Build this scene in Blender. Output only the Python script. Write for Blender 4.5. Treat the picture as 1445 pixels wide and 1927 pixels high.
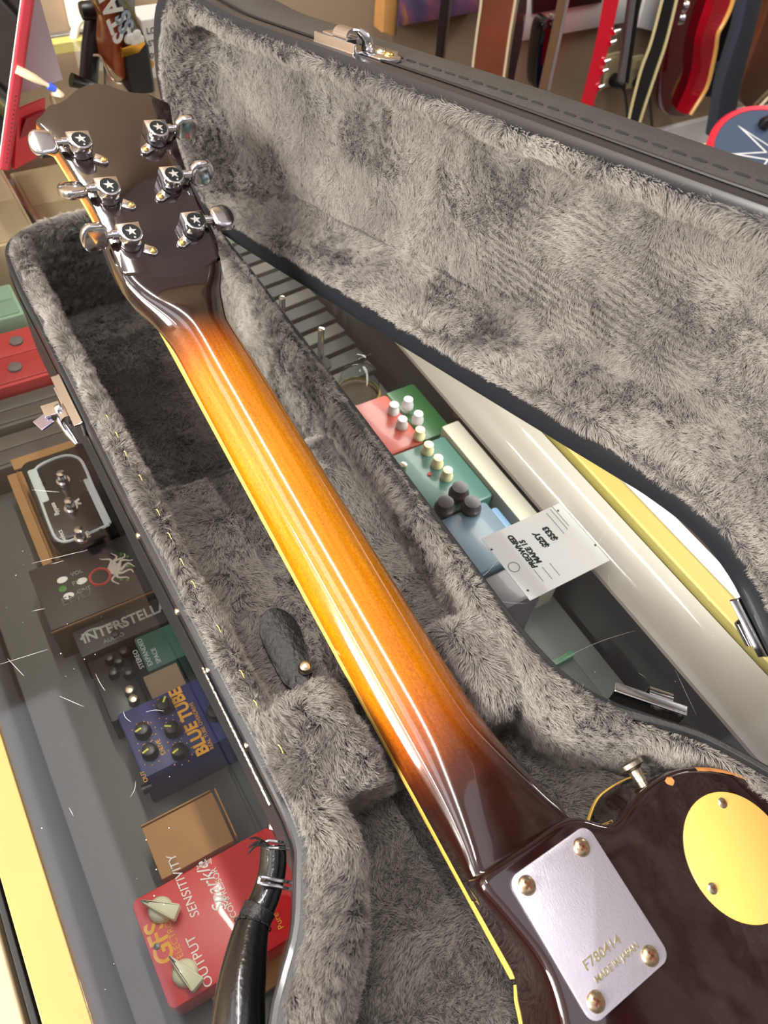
import bpy, bmesh, math, random
import numpy as np
from mathutils import Matrix, Vector

sc = bpy.context.scene
for o in list(bpy.data.objects): bpy.data.objects.remove(o)
COL = sc.collection
PI = math.pi

# ------------------------------------------------------------------ camera
# All measures below are millimetres from a point on the counter line under the phone;
# the phone is 475 mm over the counter glass, the glass 1.0 m over the floor.
F = 1500.0; PP = np.array([722.5, 963.5])
R = np.array([[0.85864419, -0.50651919, 0.07853958],
              [-0.35862413, -0.70313846, -0.61399108],
              [0.36622246, 0.49903368, -0.78539576]])
UP0 = 1475.0
def W(p):
    p = np.asarray(p, float)
    return (p + np.array([0, 0, UP0])) / 1000.0
cam = bpy.data.cameras.new('camera'); camo = bpy.data.objects.new('camera', cam); COL.objects.link(camo)
right = R.T @ np.array([1, 0, 0]); up = R.T @ np.array([0, -1, 0]); back = R.T @ np.array([0, 0, -1])
M = Matrix(((right[0], up[0], back[0], 0), (right[1], up[1], back[1], 0), (right[2], up[2], back[2], UP0 / 1000), (0, 0, 0, 1)))
camo.matrix_world = M
cam.sensor_fit = 'HORIZONTAL'; cam.sensor_width = 36.0; cam.lens = F / 1445 * 36
cam.clip_start = 0.01; cam.clip_end = 60
cam.dof.use_dof = True; cam.dof.focus_distance = 0.47; cam.dof.aperture_fstop = 20
sc.camera = camo

# ------------------------------------------------------------------ world, lights, exposure
world = bpy.data.worlds.new('world'); sc.world = world; world.use_nodes = True
world.node_tree.nodes['Background'].inputs[0].default_value = (0.80, 0.82, 0.90, 1)
world.node_tree.nodes['Background'].inputs[1].default_value = 0.25
sc.view_settings.view_transform = 'Standard'; sc.view_settings.look = 'None'
sc.view_settings.gamma = 1; sc.view_settings.use_curve_mapping = False
sc.view_settings.exposure = 0.0
def area(name, loc, sx, sy, power, color=(1, .96, .89), aim=(0, 0, -1)):
    """rectangular lamp: sx metres across, sy metres along the counter (Y) where it can"""
    l = bpy.data.lights.new(name, 'AREA'); l.shape = 'RECTANGLE'; l.size = sx; l.size_y = sy
    l.energy = power; l.color = color
    o = bpy.data.objects.new(name, l); COL.objects.link(o)
    z = -Vector(aim).normalized(); y = Vector((0, 1, 0)); y = (y - z * y.dot(z)).normalized(); x = y.cross(z); p = W(loc)
    o.matrix_world = Matrix(((x.x, y.x, z.x, p[0]), (x.y, y.y, z.y, p[1]), (x.z, y.z, z.z, p[2]), (0, 0, 0, 1)))
    return o
CEIL = 1225.0
TUBES = [(260, 640), (-1250, 250), (2000, 300)]
for xx, yy in TUBES: area('tube_light', (xx, yy, CEIL - 70), .05, 1.15, 22 if xx == 260 else 12)
# unseen panels, a little violet: right added for neck plate reflection, left glass haze
for px_, py_, sx_, sy_, pw in ((1450, -600, 1.5, 1.5, 6), (-430, 690, .4, 1.1, 4.2)):
    area('reflection_panel_light', (px_, py_, CEIL - 30), sx_, sy_, pw, (.90, .90, 1))
# added unseen lamp facing up, brightens the ceiling evenly
area('up_light', (500, -700, CEIL - 900), 3.6, 3.6, 8, (.93, .95, 1), aim=(0, 0, 1))
# low key light from the left for the lid; unseen source, no window built
area('left_key_light', (-2350, 150, 780), .9, 1.1, 255, (1, .97, .90), aim=(2650, 150, -1080))
# strip lamp inside the showcase, under the right edge of the glass
area('showcase_lamp', (372, 380, -515), .03, 1.5, 2.2, (1, .97, .92), aim=(-.8, 0, -.6))

# ------------------------------------------------------------------ helpers
def s2l(c):
    return tuple(((x / 255) / 12.92 if x / 255 <= 0.04045 else ((x / 255 + 0.055) / 1.055) ** 2.4) for x in c)
def px_ray(px, py): return R.T @ np.array([px - PP[0], py - PP[1], F])
def at(px, py, z):
    r = px_ray(px, py); return r * z / r[2]
def onY(px, py, y):
    r = px_ray(px, py); return r * y / r[1]
def unit(v):
    v = np.asarray(v, float); return v / np.linalg.norm(v)

def cr(pts, n, closed=False):
    """smooth curve through the points, n samples evenly spaced by length"""
    P = np.asarray(pts, float); m = len(P)
    out = []
    segs = m if closed else m - 1
    for i in range(segs):
        p0 = P[(i - 1) % m] if closed or i > 0 else 2 * P[0] - P[1]
        p1 = P[i]; p2 = P[(i + 1) % m]
        p3 = P[(i + 2) % m] if closed or i + 2 < m else 2 * P[-1] - P[-2]
        for t in np.linspace(0, 1, 16, endpoint=False):
            out.append(0.5 * ((2 * p1) + (p2 - p0) * t + (2 * p0 - 5 * p1 + 4 * p2 - p3) * t * t + (3 * p1 - p0 - 3 * p2 + p3) * t ** 3))
    if closed: out.append(P[0])
    else: out.append(P[-1])
    out = np.array(out); d = np.r_[0, np.cumsum(np.linalg.norm(np.diff(out, axis=0), axis=1))]
    s = np.linspace(0, d[-1], n + (1 if closed else 0))
    res = np.stack([np.interp(s, d, out[:, k]) for k in range(P.shape[1])], 1)
    return res[:-1] if closed else res

def normals2(P):
    """outward normals of a closed outline, whichever way it winds"""
    t = np.roll(P, -1, 0) - np.roll(P, 1, 0); t /= np.linalg.norm(t, axis=1)[:, None] + 1e-9
    a = np.sum(P[:, 0] * np.roll(P[:, 1], -1) - np.roll(P[:, 0], -1) * P[:, 1])
    n = np.stack([t[:, 1], -t[:, 0]], 1)
    return n if a > 0 else -n

class MB:
    def __init__(s): s.v = []; s.f = []; s.smooth = []
    def add(s, v, f, smooth=False):
        o = len(s.v); s.v.extend([tuple(map(float, p)) for p in v]); s.f.extend([tuple(i + o for i in q) for q in f]); s.smooth += [smooth] * len(f)
        return s
    def box(s, c, size, ax=None, bev=0.0):
        """box centred at c, axes ax (3 unit vectors), bevelled by bev"""
        ax = np.eye(3) if ax is None else np.array(ax, float)
        bm = bmesh.new(); bmesh.ops.create_cube(bm, size=1.0)
        for v in bm.verts: v.co = Vector((v.co.x * size[0], v.co.y * size[1], v.co.z * size[2]))
        if bev > 0: bmesh.ops.bevel(bm, geom=list(bm.edges), offset=min(bev, min(size) * .45), segments=3, profile=0.7, affect='EDGES')
        bm.verts.index_update()
        v = [np.array(c) + ax.T @ np.array(q.co) for q in bm.verts]; f = [[q.index for q in g.verts] for g in bm.faces]
        bm.free(); return s.add(v, f, bev > 0)
    def rings(s, rs, closed=True, cap0=False, cap1=False, smooth=True):
        n = len(rs[0]); v = [p for r in rs for p in r]; f = []
        for i in range(len(rs) - 1):
            for j in range(n if closed else n - 1):
                k = (j + 1) % n
                f.append((i * n + j, i * n + k, (i + 1) * n + k, (i + 1) * n + j))
        nf = len(f); o = len(s.f)
        if cap0: f.append(tuple(range(n))[::-1])
        if cap1: f.append(tuple((len(rs) - 1) * n + j for j in range(n)))
        s.add(v, f, smooth)
        for k in range(o + nf, len(s.f)): s.smooth[k] = False
        return s
    def prism(s, outl, o, ex, ey, ez, h, bev=0.0):
        """outline (2-D) in the plane o,ex,ey extruded by h along ez, rounded edges"""
        P = np.asarray(outl, float); N = normals2(P); o = np.array(o, float); ex, ey, ez = map(np.array, (ex, ey, ez))
        def ring(d, z): Q = P + N * d; return [o + ex * a + ey * b + ez * z for a, b in Q]
        if bev > 0:
            b = bev
            rs = [ring(-b, 0), ring(-b * .3, b * .3), ring(0, b), ring(0, h - b), ring(-b * .3, h - b * .3), ring(-b, h)]
        else: rs = [ring(0, 0), ring(0, h)]
        return s.rings(rs, True, True, True, bev > 0)
    def tube(s, pts, r, n=10, closed=False, cap=True, flat=None):
        P = np.asarray(pts, float); m = len(P); rr = np.broadcast_to(np.asarray(r, float), (m,))
        T = np.gradient(P, axis=0) if not closed else np.roll(P, -1, 0) - np.roll(P, 1, 0)
        T /= np.linalg.norm(T, axis=1)[:, None] + 1e-12
        a = np.array([0, 0, 1.]) if abs(T[0][2]) < .9 else np.array([1., 0, 0]); rs = []
        x = unit(np.cross(a, T[0]))
        for i in range(m):
            x = unit(x - T[i] * (x @ T[i])); y = np.cross(T[i], x)
            rs.append([P[i] + rr[i] * (x * math.cos(q) + y * math.sin(q) * (flat or 1)) for q in np.linspace(0, 2 * PI, n, endpoint=False)])
        if closed: rs.append(rs[0])
        return s.rings(rs, True, cap and not closed, cap and not closed, True)
    def lathe(s, prof, o, axis, n=24, cap=True):
        """profile of (radius, height) round axis"""
        axis = unit(axis); a = np.array([1., 0, 0]) if abs(axis[0]) < .8 else np.array([0, 1., 0])
        x = unit(np.cross(axis, a)); y = np.cross(axis, x); o = np.array(o, float)
        rs = [[o + axis * h + (x * math.cos(q) + y * math.sin(q)) * max(r, 1e-3) for q in np.linspace(0, 2 * PI, n, endpoint=False)] for r, h in prof]
        return s.rings(rs, True, cap, cap, True)
    def build(s, name, mat, parent=None, loc=None):
        return mesh_obj(name, s.v, s.f, mat, parent, loc, s.smooth)

def inv_world(parent):
    m = Matrix.Identity(4); p = parent; chain = []
    while p is not None: chain.append(p.matrix_basis.copy()); p = p.parent
    for q in reversed(chain): m = m @ q
    return m
def mesh_obj(name, v, f, mat, parent=None, loc=None, smooth=None):
    """verts are world millimetres; stored relative to the parent (or to loc / their lowest centre)"""
    V = W(np.array(v)) if len(v) else np.zeros((0, 3))
    if parent is not None:
        mi = np.array(inv_world(parent).inverted()); V = V @ mi[:3, :3].T + mi[:3, 3]
        org = np.zeros(3)
    else:
        org = W(loc) if loc is not None else np.array([(V[:, 0].min() + V[:, 0].max()) / 2, (V[:, 1].min() + V[:, 1].max()) / 2, V[:, 2].min()])
        V = V - org
    me = bpy.data.meshes.new(name); me.from_pydata([tuple(p) for p in V], [], f)
    if smooth is not None: me.polygons.foreach_set('use_smooth', smooth)
    me.validate(); me.update()
    bm = bmesh.new(); bm.from_mesh(me); bmesh.ops.recalc_face_normals(bm, faces=bm.faces); bm.to_mesh(me); bm.free()
    if smooth is not None and any(smooth):
        try: me.set_sharp_from_angle(angle=math.radians(42))
        except Exception: pass
    if mat: me.materials.append(mat)
    o = bpy.data.objects.new(name, me); COL.objects.link(o)
    if parent is not None: o.parent = parent
    else: o.location = org
    return o
def empty(name, loc, mat=None):
    o = bpy.data.objects.new(name, None); COL.objects.link(o); o.empty_display_size = .02
    o.matrix_world = mat if mat is not None else Matrix.Translation(Vector(W(loc)))
    o.matrix_basis = o.matrix_world
    return o
def tag(o, label=None, cat=None, group=None, kind=None):
    if label: o['label'] = label
    if cat: o['category'] = cat
    if group: o['group'] = group
    if kind: o['kind'] = kind
    return o
def text(name, body, o, ex, ey, size, mat, parent, lift=0.25, shear=0.0, bold=0.0, cond=1.0):
    """raised lettering: baseline starts at o, runs along ex, up is ey; size in mm"""
    cu = bpy.data.curves.new(name, 'FONT'); cu.body = body; cu.size = size / 1000 * 1.35; cu.extrude = lift / 1000
    cu.shear = shear; cu.offset = bold / 1000; cu.fill_mode = 'BOTH'; cu.resolution_u = 4
    ex = unit(ex); ey = unit(ey); ez = np.cross(ex, ey); p = W(o)
    m = Matrix(((ex[0] * cond, ey[0], ez[0], p[0]), (ex[1] * cond, ey[1], ez[1], p[1]), (ex[2] * cond, ey[2], ez[2], p[2]), (0, 0, 0, 1)))
    tmp = bpy.data.objects.new(name, cu); me = bpy.data.meshes.new_from_object(tmp); bpy.data.objects.remove(tmp)
    me.materials.clear(); me.materials.append(mat); ob = bpy.data.objects.new(name, me); COL.objects.link(ob)
    if parent is not None:
        ob.parent = parent; ob.matrix_basis = inv_world(parent).inverted() @ m
    else: ob.matrix_basis = m
    return ob

# ------------------------------------------------------------------ materials
def principled(name):
    m = bpy.data.materials.new(name); m.use_nodes = True; nt = m.node_tree
    return m, nt, nt.nodes['Principled BSDF']
def mat(name, col, rough=.5, metal=0., coat=0., bump=0., bscale=200., var=0., vscale=30., sheen=0., spec=.5, emit=0., detail=3):
    m, nt, b = principled(name); c = s2l(col)
    b.inputs['Base Color'].default_value = (*c, 1); b.inputs['Roughness'].default_value = rough
    b.inputs['Metallic'].default_value = metal; b.inputs['Coat Weight'].default_value = coat
    b.inputs['Coat Roughness'].default_value = .04; b.inputs['Specular IOR Level'].default_value = spec
    b.inputs['Sheen Weight'].default_value = sheen
    if emit: b.inputs['Emission Color'].default_value = (*c, 1); b.inputs['Emission Strength'].default_value = emit
    tc = nt.nodes.new('ShaderNodeTexCoord')
    if bump:
        n = nt.nodes.new('ShaderNodeTexNoise'); n.inputs['Scale'].default_value = bscale; n.inputs['Detail'].default_value = detail
        nt.links.new(tc.outputs['Object'], n.inputs['Vector'])
        bp = nt.nodes.new('ShaderNodeBump'); bp.inputs['Strength'].default_value = bump; bp.inputs['Distance'].default_value = .002
        nt.links.new(n.outputs['Fac'], bp.inputs['Height']); nt.links.new(bp.outputs['Normal'], b.inputs['Normal'])
    if var:
        n = nt.nodes.new('ShaderNodeTexNoise'); n.inputs['Scale'].default_value = vscale; n.inputs['Detail'].default_value = 5
        nt.links.new(tc.outputs['Object'], n.inputs['Vector'])
        r = nt.nodes.new('ShaderNodeValToRGB')
        r.color_ramp.elements[0].position = .3; r.color_ramp.elements[1].position = .7
        r.color_ramp.elements[0].color = (*[x * (1 - var) for x in c], 1); r.color_ramp.elements[1].color = (*[min(1, x * (1 + var)) for x in c], 1)
        nt.links.new(n.outputs['Fac'], r.inputs['Fac']); nt.links.new(r.outputs['Color'], b.inputs['Base Color'])
    return m
def ramp(nt, stops):
    r = nt.nodes.new('ShaderNodeValToRGB'); e = r.color_ramp.elements
    while len(e) < len(stops): e.new(0.5)
    for k, (p, c) in enumerate(stops): e[k].position = p; e[k].color = (*s2l(c), 1)
    return r
def glass_mat(name, tint, rough=.0, ior=1.5, scratch=True):
    m = bpy.data.materials.new(name); m.use_nodes = True; nt = m.node_tree; nt.nodes.clear()
    out = nt.nodes.new('ShaderNodeOutputMaterial'); mx = nt.nodes.new('ShaderNodeMixShader'); tr = nt.nodes.new('ShaderNodeBsdfTransparent')
    gl = nt.nodes.new('ShaderNodeBsdfGlossy'); fr = nt.nodes.new('ShaderNodeFresnel'); fr.inputs[0].default_value = ior
    tr.inputs[0].default_value = (*s2l(tint), 1); gl.inputs['Roughness'].default_value = rough
    ge = nt.nodes.new('ShaderNodeNewGeometry'); mu = nt.nodes.new('ShaderNodeMath'); mu.operation = 'MULTIPLY_ADD'; mu.inputs[1].default_value = -1; mu.inputs[2].default_value = 1
    m2 = nt.nodes.new('ShaderNodeMath'); m2.operation = 'MULTIPLY'      # the far face only lets light out
    nt.links.new(ge.outputs['Backfacing'], mu.inputs[0]); nt.links.new(mu.outputs[0], m2.inputs[0]); nt.links.new(fr.outputs[0], m2.inputs[1])
    nt.links.new(m2.outputs[0], mx.inputs[0]); nt.links.new(tr.outputs[0], mx.inputs[1]); nt.links.new(gl.outputs[0], mx.inputs[2])
    nt.links.new(mx.outputs[0], out.inputs[0]); return m

CHROME = mat('chrome', (225, 225, 228), .12, 1.)
STEEL = mat('worn_nickel', (200, 190, 170), .28, 1., bump=.1, bscale=900, var=.15, vscale=400)
BRASS = mat('brass_screw', (205, 175, 105), .3, 1.)
BLACK = mat('black_plastic', (14, 14, 15), .35)
BLACKM = mat('matte_black', (20, 20, 22), .7)
WHITE = mat('white_paint', (225, 225, 222), .5)
CREAM = mat('cream_binding', (232, 190, 88), .35, coat=.5)
TOLEX = mat('black_vinyl', (20, 20, 21), .42, bump=.35, bscale=900, spec=.5)
VINYLG = mat('grey_black_vinyl', (52, 52, 52), .45, bump=.25, bscale=700, var=.1, vscale=60)
TRIM = mat('black_rim_trim', (28, 30, 34), .28, coat=.2)
THREAD = mat('black_thread', (8, 8, 8), .9)
YTHREAD = mat('yellow_thread', (196, 178, 110), .8)
LEATHER = mat('black_leather', (26, 26, 28), .42, bump=.5, bscale=350, detail=6)
CARD = mat('cardboard', (176, 132, 86), .8, var=.06, vscale=60)

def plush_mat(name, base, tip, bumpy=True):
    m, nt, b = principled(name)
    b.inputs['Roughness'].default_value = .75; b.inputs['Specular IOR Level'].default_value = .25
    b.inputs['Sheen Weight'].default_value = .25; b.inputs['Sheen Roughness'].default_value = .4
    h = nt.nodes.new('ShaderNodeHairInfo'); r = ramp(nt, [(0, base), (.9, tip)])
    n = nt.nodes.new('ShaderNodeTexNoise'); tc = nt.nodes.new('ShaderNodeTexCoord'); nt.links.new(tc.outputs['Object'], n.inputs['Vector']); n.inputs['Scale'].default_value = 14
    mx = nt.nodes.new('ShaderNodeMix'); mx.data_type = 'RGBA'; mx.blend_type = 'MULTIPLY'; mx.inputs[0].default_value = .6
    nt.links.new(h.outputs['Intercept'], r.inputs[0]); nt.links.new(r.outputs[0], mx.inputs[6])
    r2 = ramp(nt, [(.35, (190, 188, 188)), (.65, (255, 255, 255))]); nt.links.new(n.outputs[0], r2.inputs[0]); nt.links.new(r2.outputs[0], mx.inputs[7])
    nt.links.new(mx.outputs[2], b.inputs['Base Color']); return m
FURMAT = plush_mat('grey_plush', (66, 64, 61), (162, 156, 149))  # darker roots put shade into the depth of the pile
FURBASE = mat('grey_plush_backing', (62, 60, 58), .95, var=.2, vscale=60, sheen=.3)

# ------------------------------------------------------------------ noise and fur
_rng = np.random.RandomState(7)
_tab = _rng.rand(64, 64, 64).astype(np.float32) * 2 - 1
def vnoise(P, k=0):
    P = np.asarray(P, np.float32) + 17.3 * k + 1000; i = np.floor(P).astype(int); f = P - i; f = f * f * (3 - 2 * f); i &= 63; j = (i + 1) & 63
    t = _tab
    def L(a, b, w): return a + (b - a) * w
    x0, y0, z0 = i.T; x1, y1, z1 = j.T; fx, fy, fz = f.T
    return L(L(L(t[x0, y0, z0], t[x1, y0, z0], fx), L(t[x0, y1, z0], t[x1, y1, z0], fx), fy),
             L(L(t[x0, y0, z1], t[x1, y0, z1], fx), L(t[x0, y1, z1], t[x1, y1, z1], fx), fy), fz)
def vn3(P, s, k): return np.stack([vnoise(P / s, k), vnoise(P / s, k + 1), vnoise(P / s, k + 2)], 1)

def fur(parent, name, verts, faces, density, length, flow, lift=.7, swirl=.8, tuft=.5, seed=0, rad=.11, m=None, keep=None, big=32.):
    """short pile on a surface: verts mm (world), flow = combing direction (3-vector or function of points)"""
    rs = np.random.RandomState(seed); V = np.array(verts, float); tris = []
    for q in faces:
        for a in range(1, len(q) - 1): tris.append((q[0], q[a], q[a + 1]))
    T = np.array(tris); A, B, C = V[T[:, 0]], V[T[:, 1]], V[T[:, 2]]
    cr_ = np.cross(B - A, C - A); ar = np.linalg.norm(cr_, axis=1) / 2; nn = cr_ / (2 * ar[:, None] + 1e-9)
    n = int(ar.sum() * density); idx = np.searchsorted(np.cumsum(ar), rs.rand(n) * ar.sum()).clip(0, len(T) - 1)
    r1 = np.sqrt(rs.rand(n)); r2 = rs.rand(n)
    P = A[idx] * (1 - r1)[:, None] + B[idx] * (r1 * (1 - r2))[:, None] + C[idx] * (r1 * r2)[:, None]
    N = nn[idx]
    # smooth normals
    vnrm = np.zeros_like(V); 
    for k in range(3): np.add.at(vnrm, T[:, k], cr_)
    vnrm /= np.linalg.norm(vnrm, axis=1)[:, None] + 1e-9
    Ns = vnrm[T[idx, 0]] * (1 - r1)[:, None] + vnrm[T[idx, 1]] * (r1 * (1 - r2))[:, None] + vnrm[T[idx, 2]] * (r1 * r2)[:, None]
    N = Ns / (np.linalg.norm(Ns, axis=1)[:, None] + 1e-9)
    c = P @ R.T; ok = c[:, 2] > 60
    u = c[:, 0] / c[:, 2] * F; v = c[:, 1] / c[:, 2] * F
    near = ok & (np.abs(u) < 860) & (np.abs(v) < 1110)
    inside = near | ((c[:, 2] > 20) & (np.abs(c[:, 0]) < c[:, 2] * 2.4) & (np.abs(c[:, 1]) < c[:, 2] * 2.4) & (rs.rand(n) < .36))     # sparser, thicker hair well outside the view
    if keep is not None: inside &= keep(P)
    P = P[inside]; N = N[inside]; fr = np.where(near[inside], 1., 1.7); n = len(P)
    Fl = np.array(flow(P) if callable(flow) else np.broadcast_to(np.array(flow, float), P.shape), float)
    Fl = Fl + swirl * vn3(P, big, 3) * 1.6 + swirl * .6 * vn3(P, big * .35, 9)
    Fl -= N * np.sum(Fl * N, axis=1)[:, None]
    tf = vn3(P, 3.2, 20) * tuft + vn3(P, 1.3, 30) * tuft * .6 + rs.randn(n, 3) * .16
    D0 = N * lift + Fl * .55 + tf * .5; D0 /= np.linalg.norm(D0, axis=1)[:, None]
    D1 = N * lift * .25 + Fl * 1.0 + tf; D1 += N * np.maximum(0, .15 - np.sum(D1 * N, axis=1))[:, None]; D1 /= np.linalg.norm(D1, axis=1)[:, None] + 1e-9
    Ln = length * (.75 + .35 * rs.rand(n) + .25 * vnoise(P / 6., 40))
    pts = np.zeros((n, 4, 3)); pts[:, 0] = P - N * .3
    pts[:, 1] = P + D0 * (Ln * .34)[:, None]
    pts[:, 2] = pts[:, 1] + (D0 * .5 + D1 * .5) * (Ln * .36)[:, None]
    pts[:, 3] = pts[:, 2] + D1 * (Ln * .36)[:, None]
    hc = bpy.data.hair_curves.new(name); hc.add_curves([4] * n)
    Wp = W(pts.reshape(-1, 3)); mi = np.array(inv_world(parent).inverted()); Wp = Wp @ mi[:3, :3].T + mi[:3, 3]
    hc.attributes['position'].data.foreach_set('vector', Wp.astype(np.float32).ravel())
    ra = hc.attributes.get('radius') or hc.attributes.new('radius', 'FLOAT', 'POINT')
    ra.data.foreach_set('value', (np.tile([1., .95, .7, .25], n) * np.repeat(fr, 4) * rad / 1000).astype(np.float32))
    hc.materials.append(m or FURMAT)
    o = bpy.data.objects.new(name, hc); COL.objects.link(o); o.parent = parent
    o['kind'] = 'stuff'
    return n
DENS = 3.4

# ================================================================== SETTING
def struct(o): o['kind'] = 'structure'; return o
WALLY = 1230.0
taupe = mat('taupe_wall_paint', (150, 128, 104), .8, var=.05, vscale=3)
struct(mesh_obj('wall_back', [(-2500, WALLY, -1475), (4200, WALLY, -1475), (4200, WALLY, CEIL), (-2500, WALLY, CEIL)], [(0, 1, 2, 3)], taupe, loc=(0, WALLY, -1475)))
struct(mesh_obj('wall_left', [(-2500, -3000, -1475), (-2500, WALLY, -1475), (-2500, WALLY, CEIL), (-2500, -3000, CEIL)], [(0, 1, 2, 3)], mat('left_wall_paint', (170, 160, 150), .8), loc=(-2500, 0, -1475)))
struct(mesh_obj('wall_right', [(4200, -3000, -1475), (4200, WALLY, -1475), (4200, WALLY, CEIL), (4200, -3000, CEIL)], [(0, 1, 2, 3)], mat('right_wall_paint', (170, 160, 150), .8), loc=(4200, 0, -1475)))
struct(mesh_obj('floor', [(-2500, -3000, -1475), (4200, -3000, -1475), (4200, WALLY, -1475), (-2500, WALLY, -1475)], [(0, 1, 2, 3)], mat('beige_floor', (112, 104, 96), .35, var=.05, vscale=3), loc=(0, 0, -1475)))
struct(mesh_obj('ceiling', [(-2500, -3000, CEIL), (4200, -3000, CEIL), (4200, WALLY, CEIL), (-2500, WALLY, CEIL)], [(0, 1, 2, 3)], mat('white_ceiling', (225, 222, 230), .9), loc=(0, 0, CEIL)))
mb = MB().box((1700, WALLY - 8, -905), (3000, 14, 100), bev=3); struct(mb.build('baseboard_back', mat('white_baseboard', (226, 224, 220), .45)))
# raised display floor along the back wall
mb = MB().box((2200, WALLY - 130, -1215), (3200, 258, 516), bev=3); mb.build('display_riser', mat('grey_carpet_riser', (120, 116, 112), .9, bump=.3)); tag(bpy.data.objects['display_riser'], 'low grey display riser running along the taupe back wall', 'riser')

# ------------------------------------------------------------------ display case (glass counter)
case_ = empty('display_case', (160, 400, -1475)); tag(case_, 'glass-topped shop display counter with yellow edge strips holding effects pedals', 'display case')
X0, X1, Y0, Y1 = -70., 392., -420., 1165.
GL = glass_mat('clear_counter_glass', (246, 247, 245), rough=.045)
MB().box(((X0 + X1) / 2, (Y0 + Y1) / 2, -478), (X1 - X0, Y1 - Y0, 6), bev=.6).build('glass_top', GL, case_)
YEL = mat('yellow_edge_laminate', (168, 136, 74), .42, var=.03, vscale=20)
YEL2 = mat('yellow_green_edge_laminate', (186, 172, 96), .35)
MB().box((X0 - 10.5, (Y0 + Y1) / 2, -482), (21, Y1 - Y0, 14), bev=.8).build('edge_strip', YEL, case_)
MB().box((X1 + 9.5, (Y0 + Y1) / 2, -482), (19, Y1 - Y0, 14), bev=3).build('edge_strip', YEL2, case_)
MB().box(((X0 + X1) / 2, Y1 + 9, -482), (X1 - X0 + 40, 18, 14), bev=2).build('edge_strip', YEL2, case_)
MB().box(((X0 + X1) / 2, Y1 + 24, -478), (X1 - X0 + 40, 10, 10), bev=2).build('metal_rail', mat('grey_metal_rail', (150, 150, 148), .35, .8), case_)
WOODP = mat('pale_wood_edge', (176, 156, 124), .5, var=.05, vscale=15)
MB().box((X0 - 24, (Y0 + Y1) / 2, -560), (3, Y1 - Y0, 170), bev=.5).build('gap_shade_board', BLACKM, case_)  # black board painted in for the shade of an open gap
MB().box((X0 - 42, (Y0 + Y1) / 2, -500), (26, Y1 - Y0, 40), bev=2).build('front_rail', WOODP, case_)
MB().box((X1 + 27, (Y0 + Y1) / 2, -486), (14, Y1 - Y0, 18), bev=2).build('bright_strip', mat('bright_strip_white', (238, 238, 234), .4), case_)  # white strip added to stand in for brightness beyond the counter
MB().box((X1 + 12, (Y0 + Y1) / 2, -960), (6, Y1 - Y0, 940)).build('side_panel', mat('dark_inner_panel', (62, 62, 64), .6), case_)
MB().box((X0 - 12, (Y0 + Y1) / 2, -980), (6, Y1 - Y0, 980)).build('side_panel', mat('haze_grey_panel', (150, 152, 160), .6), case_)  # pale blue-grey imitates the haze reflected in the glass
SH = -640.
MB().box(((X0 + X1) / 2, (Y0 + Y1) / 2, SH - 6), (X1 - X0, Y1 - Y0, 12), bev=1).build('shelf', mat('grey_shelf', (92, 93, 92), .5, var=.08, vscale=8), case_)
# white curved light trough under the right edge of the glass
prof = [(X1 - 2, -483), (X1 - 14, -488), (X1 - 30, -493), (X1 - 42, -499), (X1 - 43, -502), (X1 - 30, -510), (X1 - 2, -512)]
pr = cr(prof, 22); rs = [[(a, yv, b) for a, b in pr] for yv in (Y0 + 5, Y1 - 5)]
MB().rings(rs, True, True, True).build('light_trough', mat('white_trough_metal', (206, 200, 192), .3, coat=.3), case_)
SCR = mat('scratch_white', (225, 228, 225), .5)
def scratch(px0, py0, px1, py1, bend=0., r=.07):
    a = at(px0, py0, -474.9); b = at(px1, py1, -474.9); t = np.linspace(0, 1, 9)[:, None]; n = unit(np.cross(b - a, (0, 0, 1)))
    sm.tube(a + (b - a) * t + n * bend * np.sin(t * PI), r * np.sin(np.linspace(.15, PI - .15, 9)) + .03, 5)
sm = MB()
for a in [(1060, 1240, 1195, 1187, -2), (935, 1130, 992, 1135, 1), (1125, 1022, 1158, 975, .6), (15, 1240, 45, 1272, 0), (112, 1310, 158, 1330, 0), (180, 1268, 198, 1300, .4), (0, 1250, 90, 1222, 0), (1270, 1260, 1310, 1345, 0), (470, 1395, 510, 1405, 0), (60, 1060, 165, 1035, 0), (900, 1090, 935, 1055, 1), (60, 922, 112, 926, 0), (1145, 1080, 1146, 1100, 0), (130, 1520, 138, 1535, 0),
          (95, 1062, 120, 1055, 0), (1200, 1265, 1215, 1275, 0), (640, 690, 700, 665, 0), (232, 1338, 246, 1358, 1), (275, 1340, 308, 1338, -1), (60, 1150, 85, 1145, 0), (245, 1500, 255, 1470, 1)]:
    scratch(*a)
random.seed(3)
for k in range(60):
    x, y = random.choice([(random.uniform(0, 330), random.uniform(1150, 1900)), (random.uniform(1000, 1400), random.uniform(1060, 1400)), (random.uniform(0, 240), random.uniform(880, 1300))])
    q = at(x, y, -474.9)
    if abs(q[0] - 127) < 90 and q[1] > 100: continue
    if q[0] < X0 + 3 or q[0] > X1 - 3: continue
    sm.lathe([(.28 * random.random() + .1, 0), (.1, .12)], q, (0, 0, 1), 6)
o = sm.build('scratches', SCR, case_); o['kind'] = 'stuff'

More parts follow.
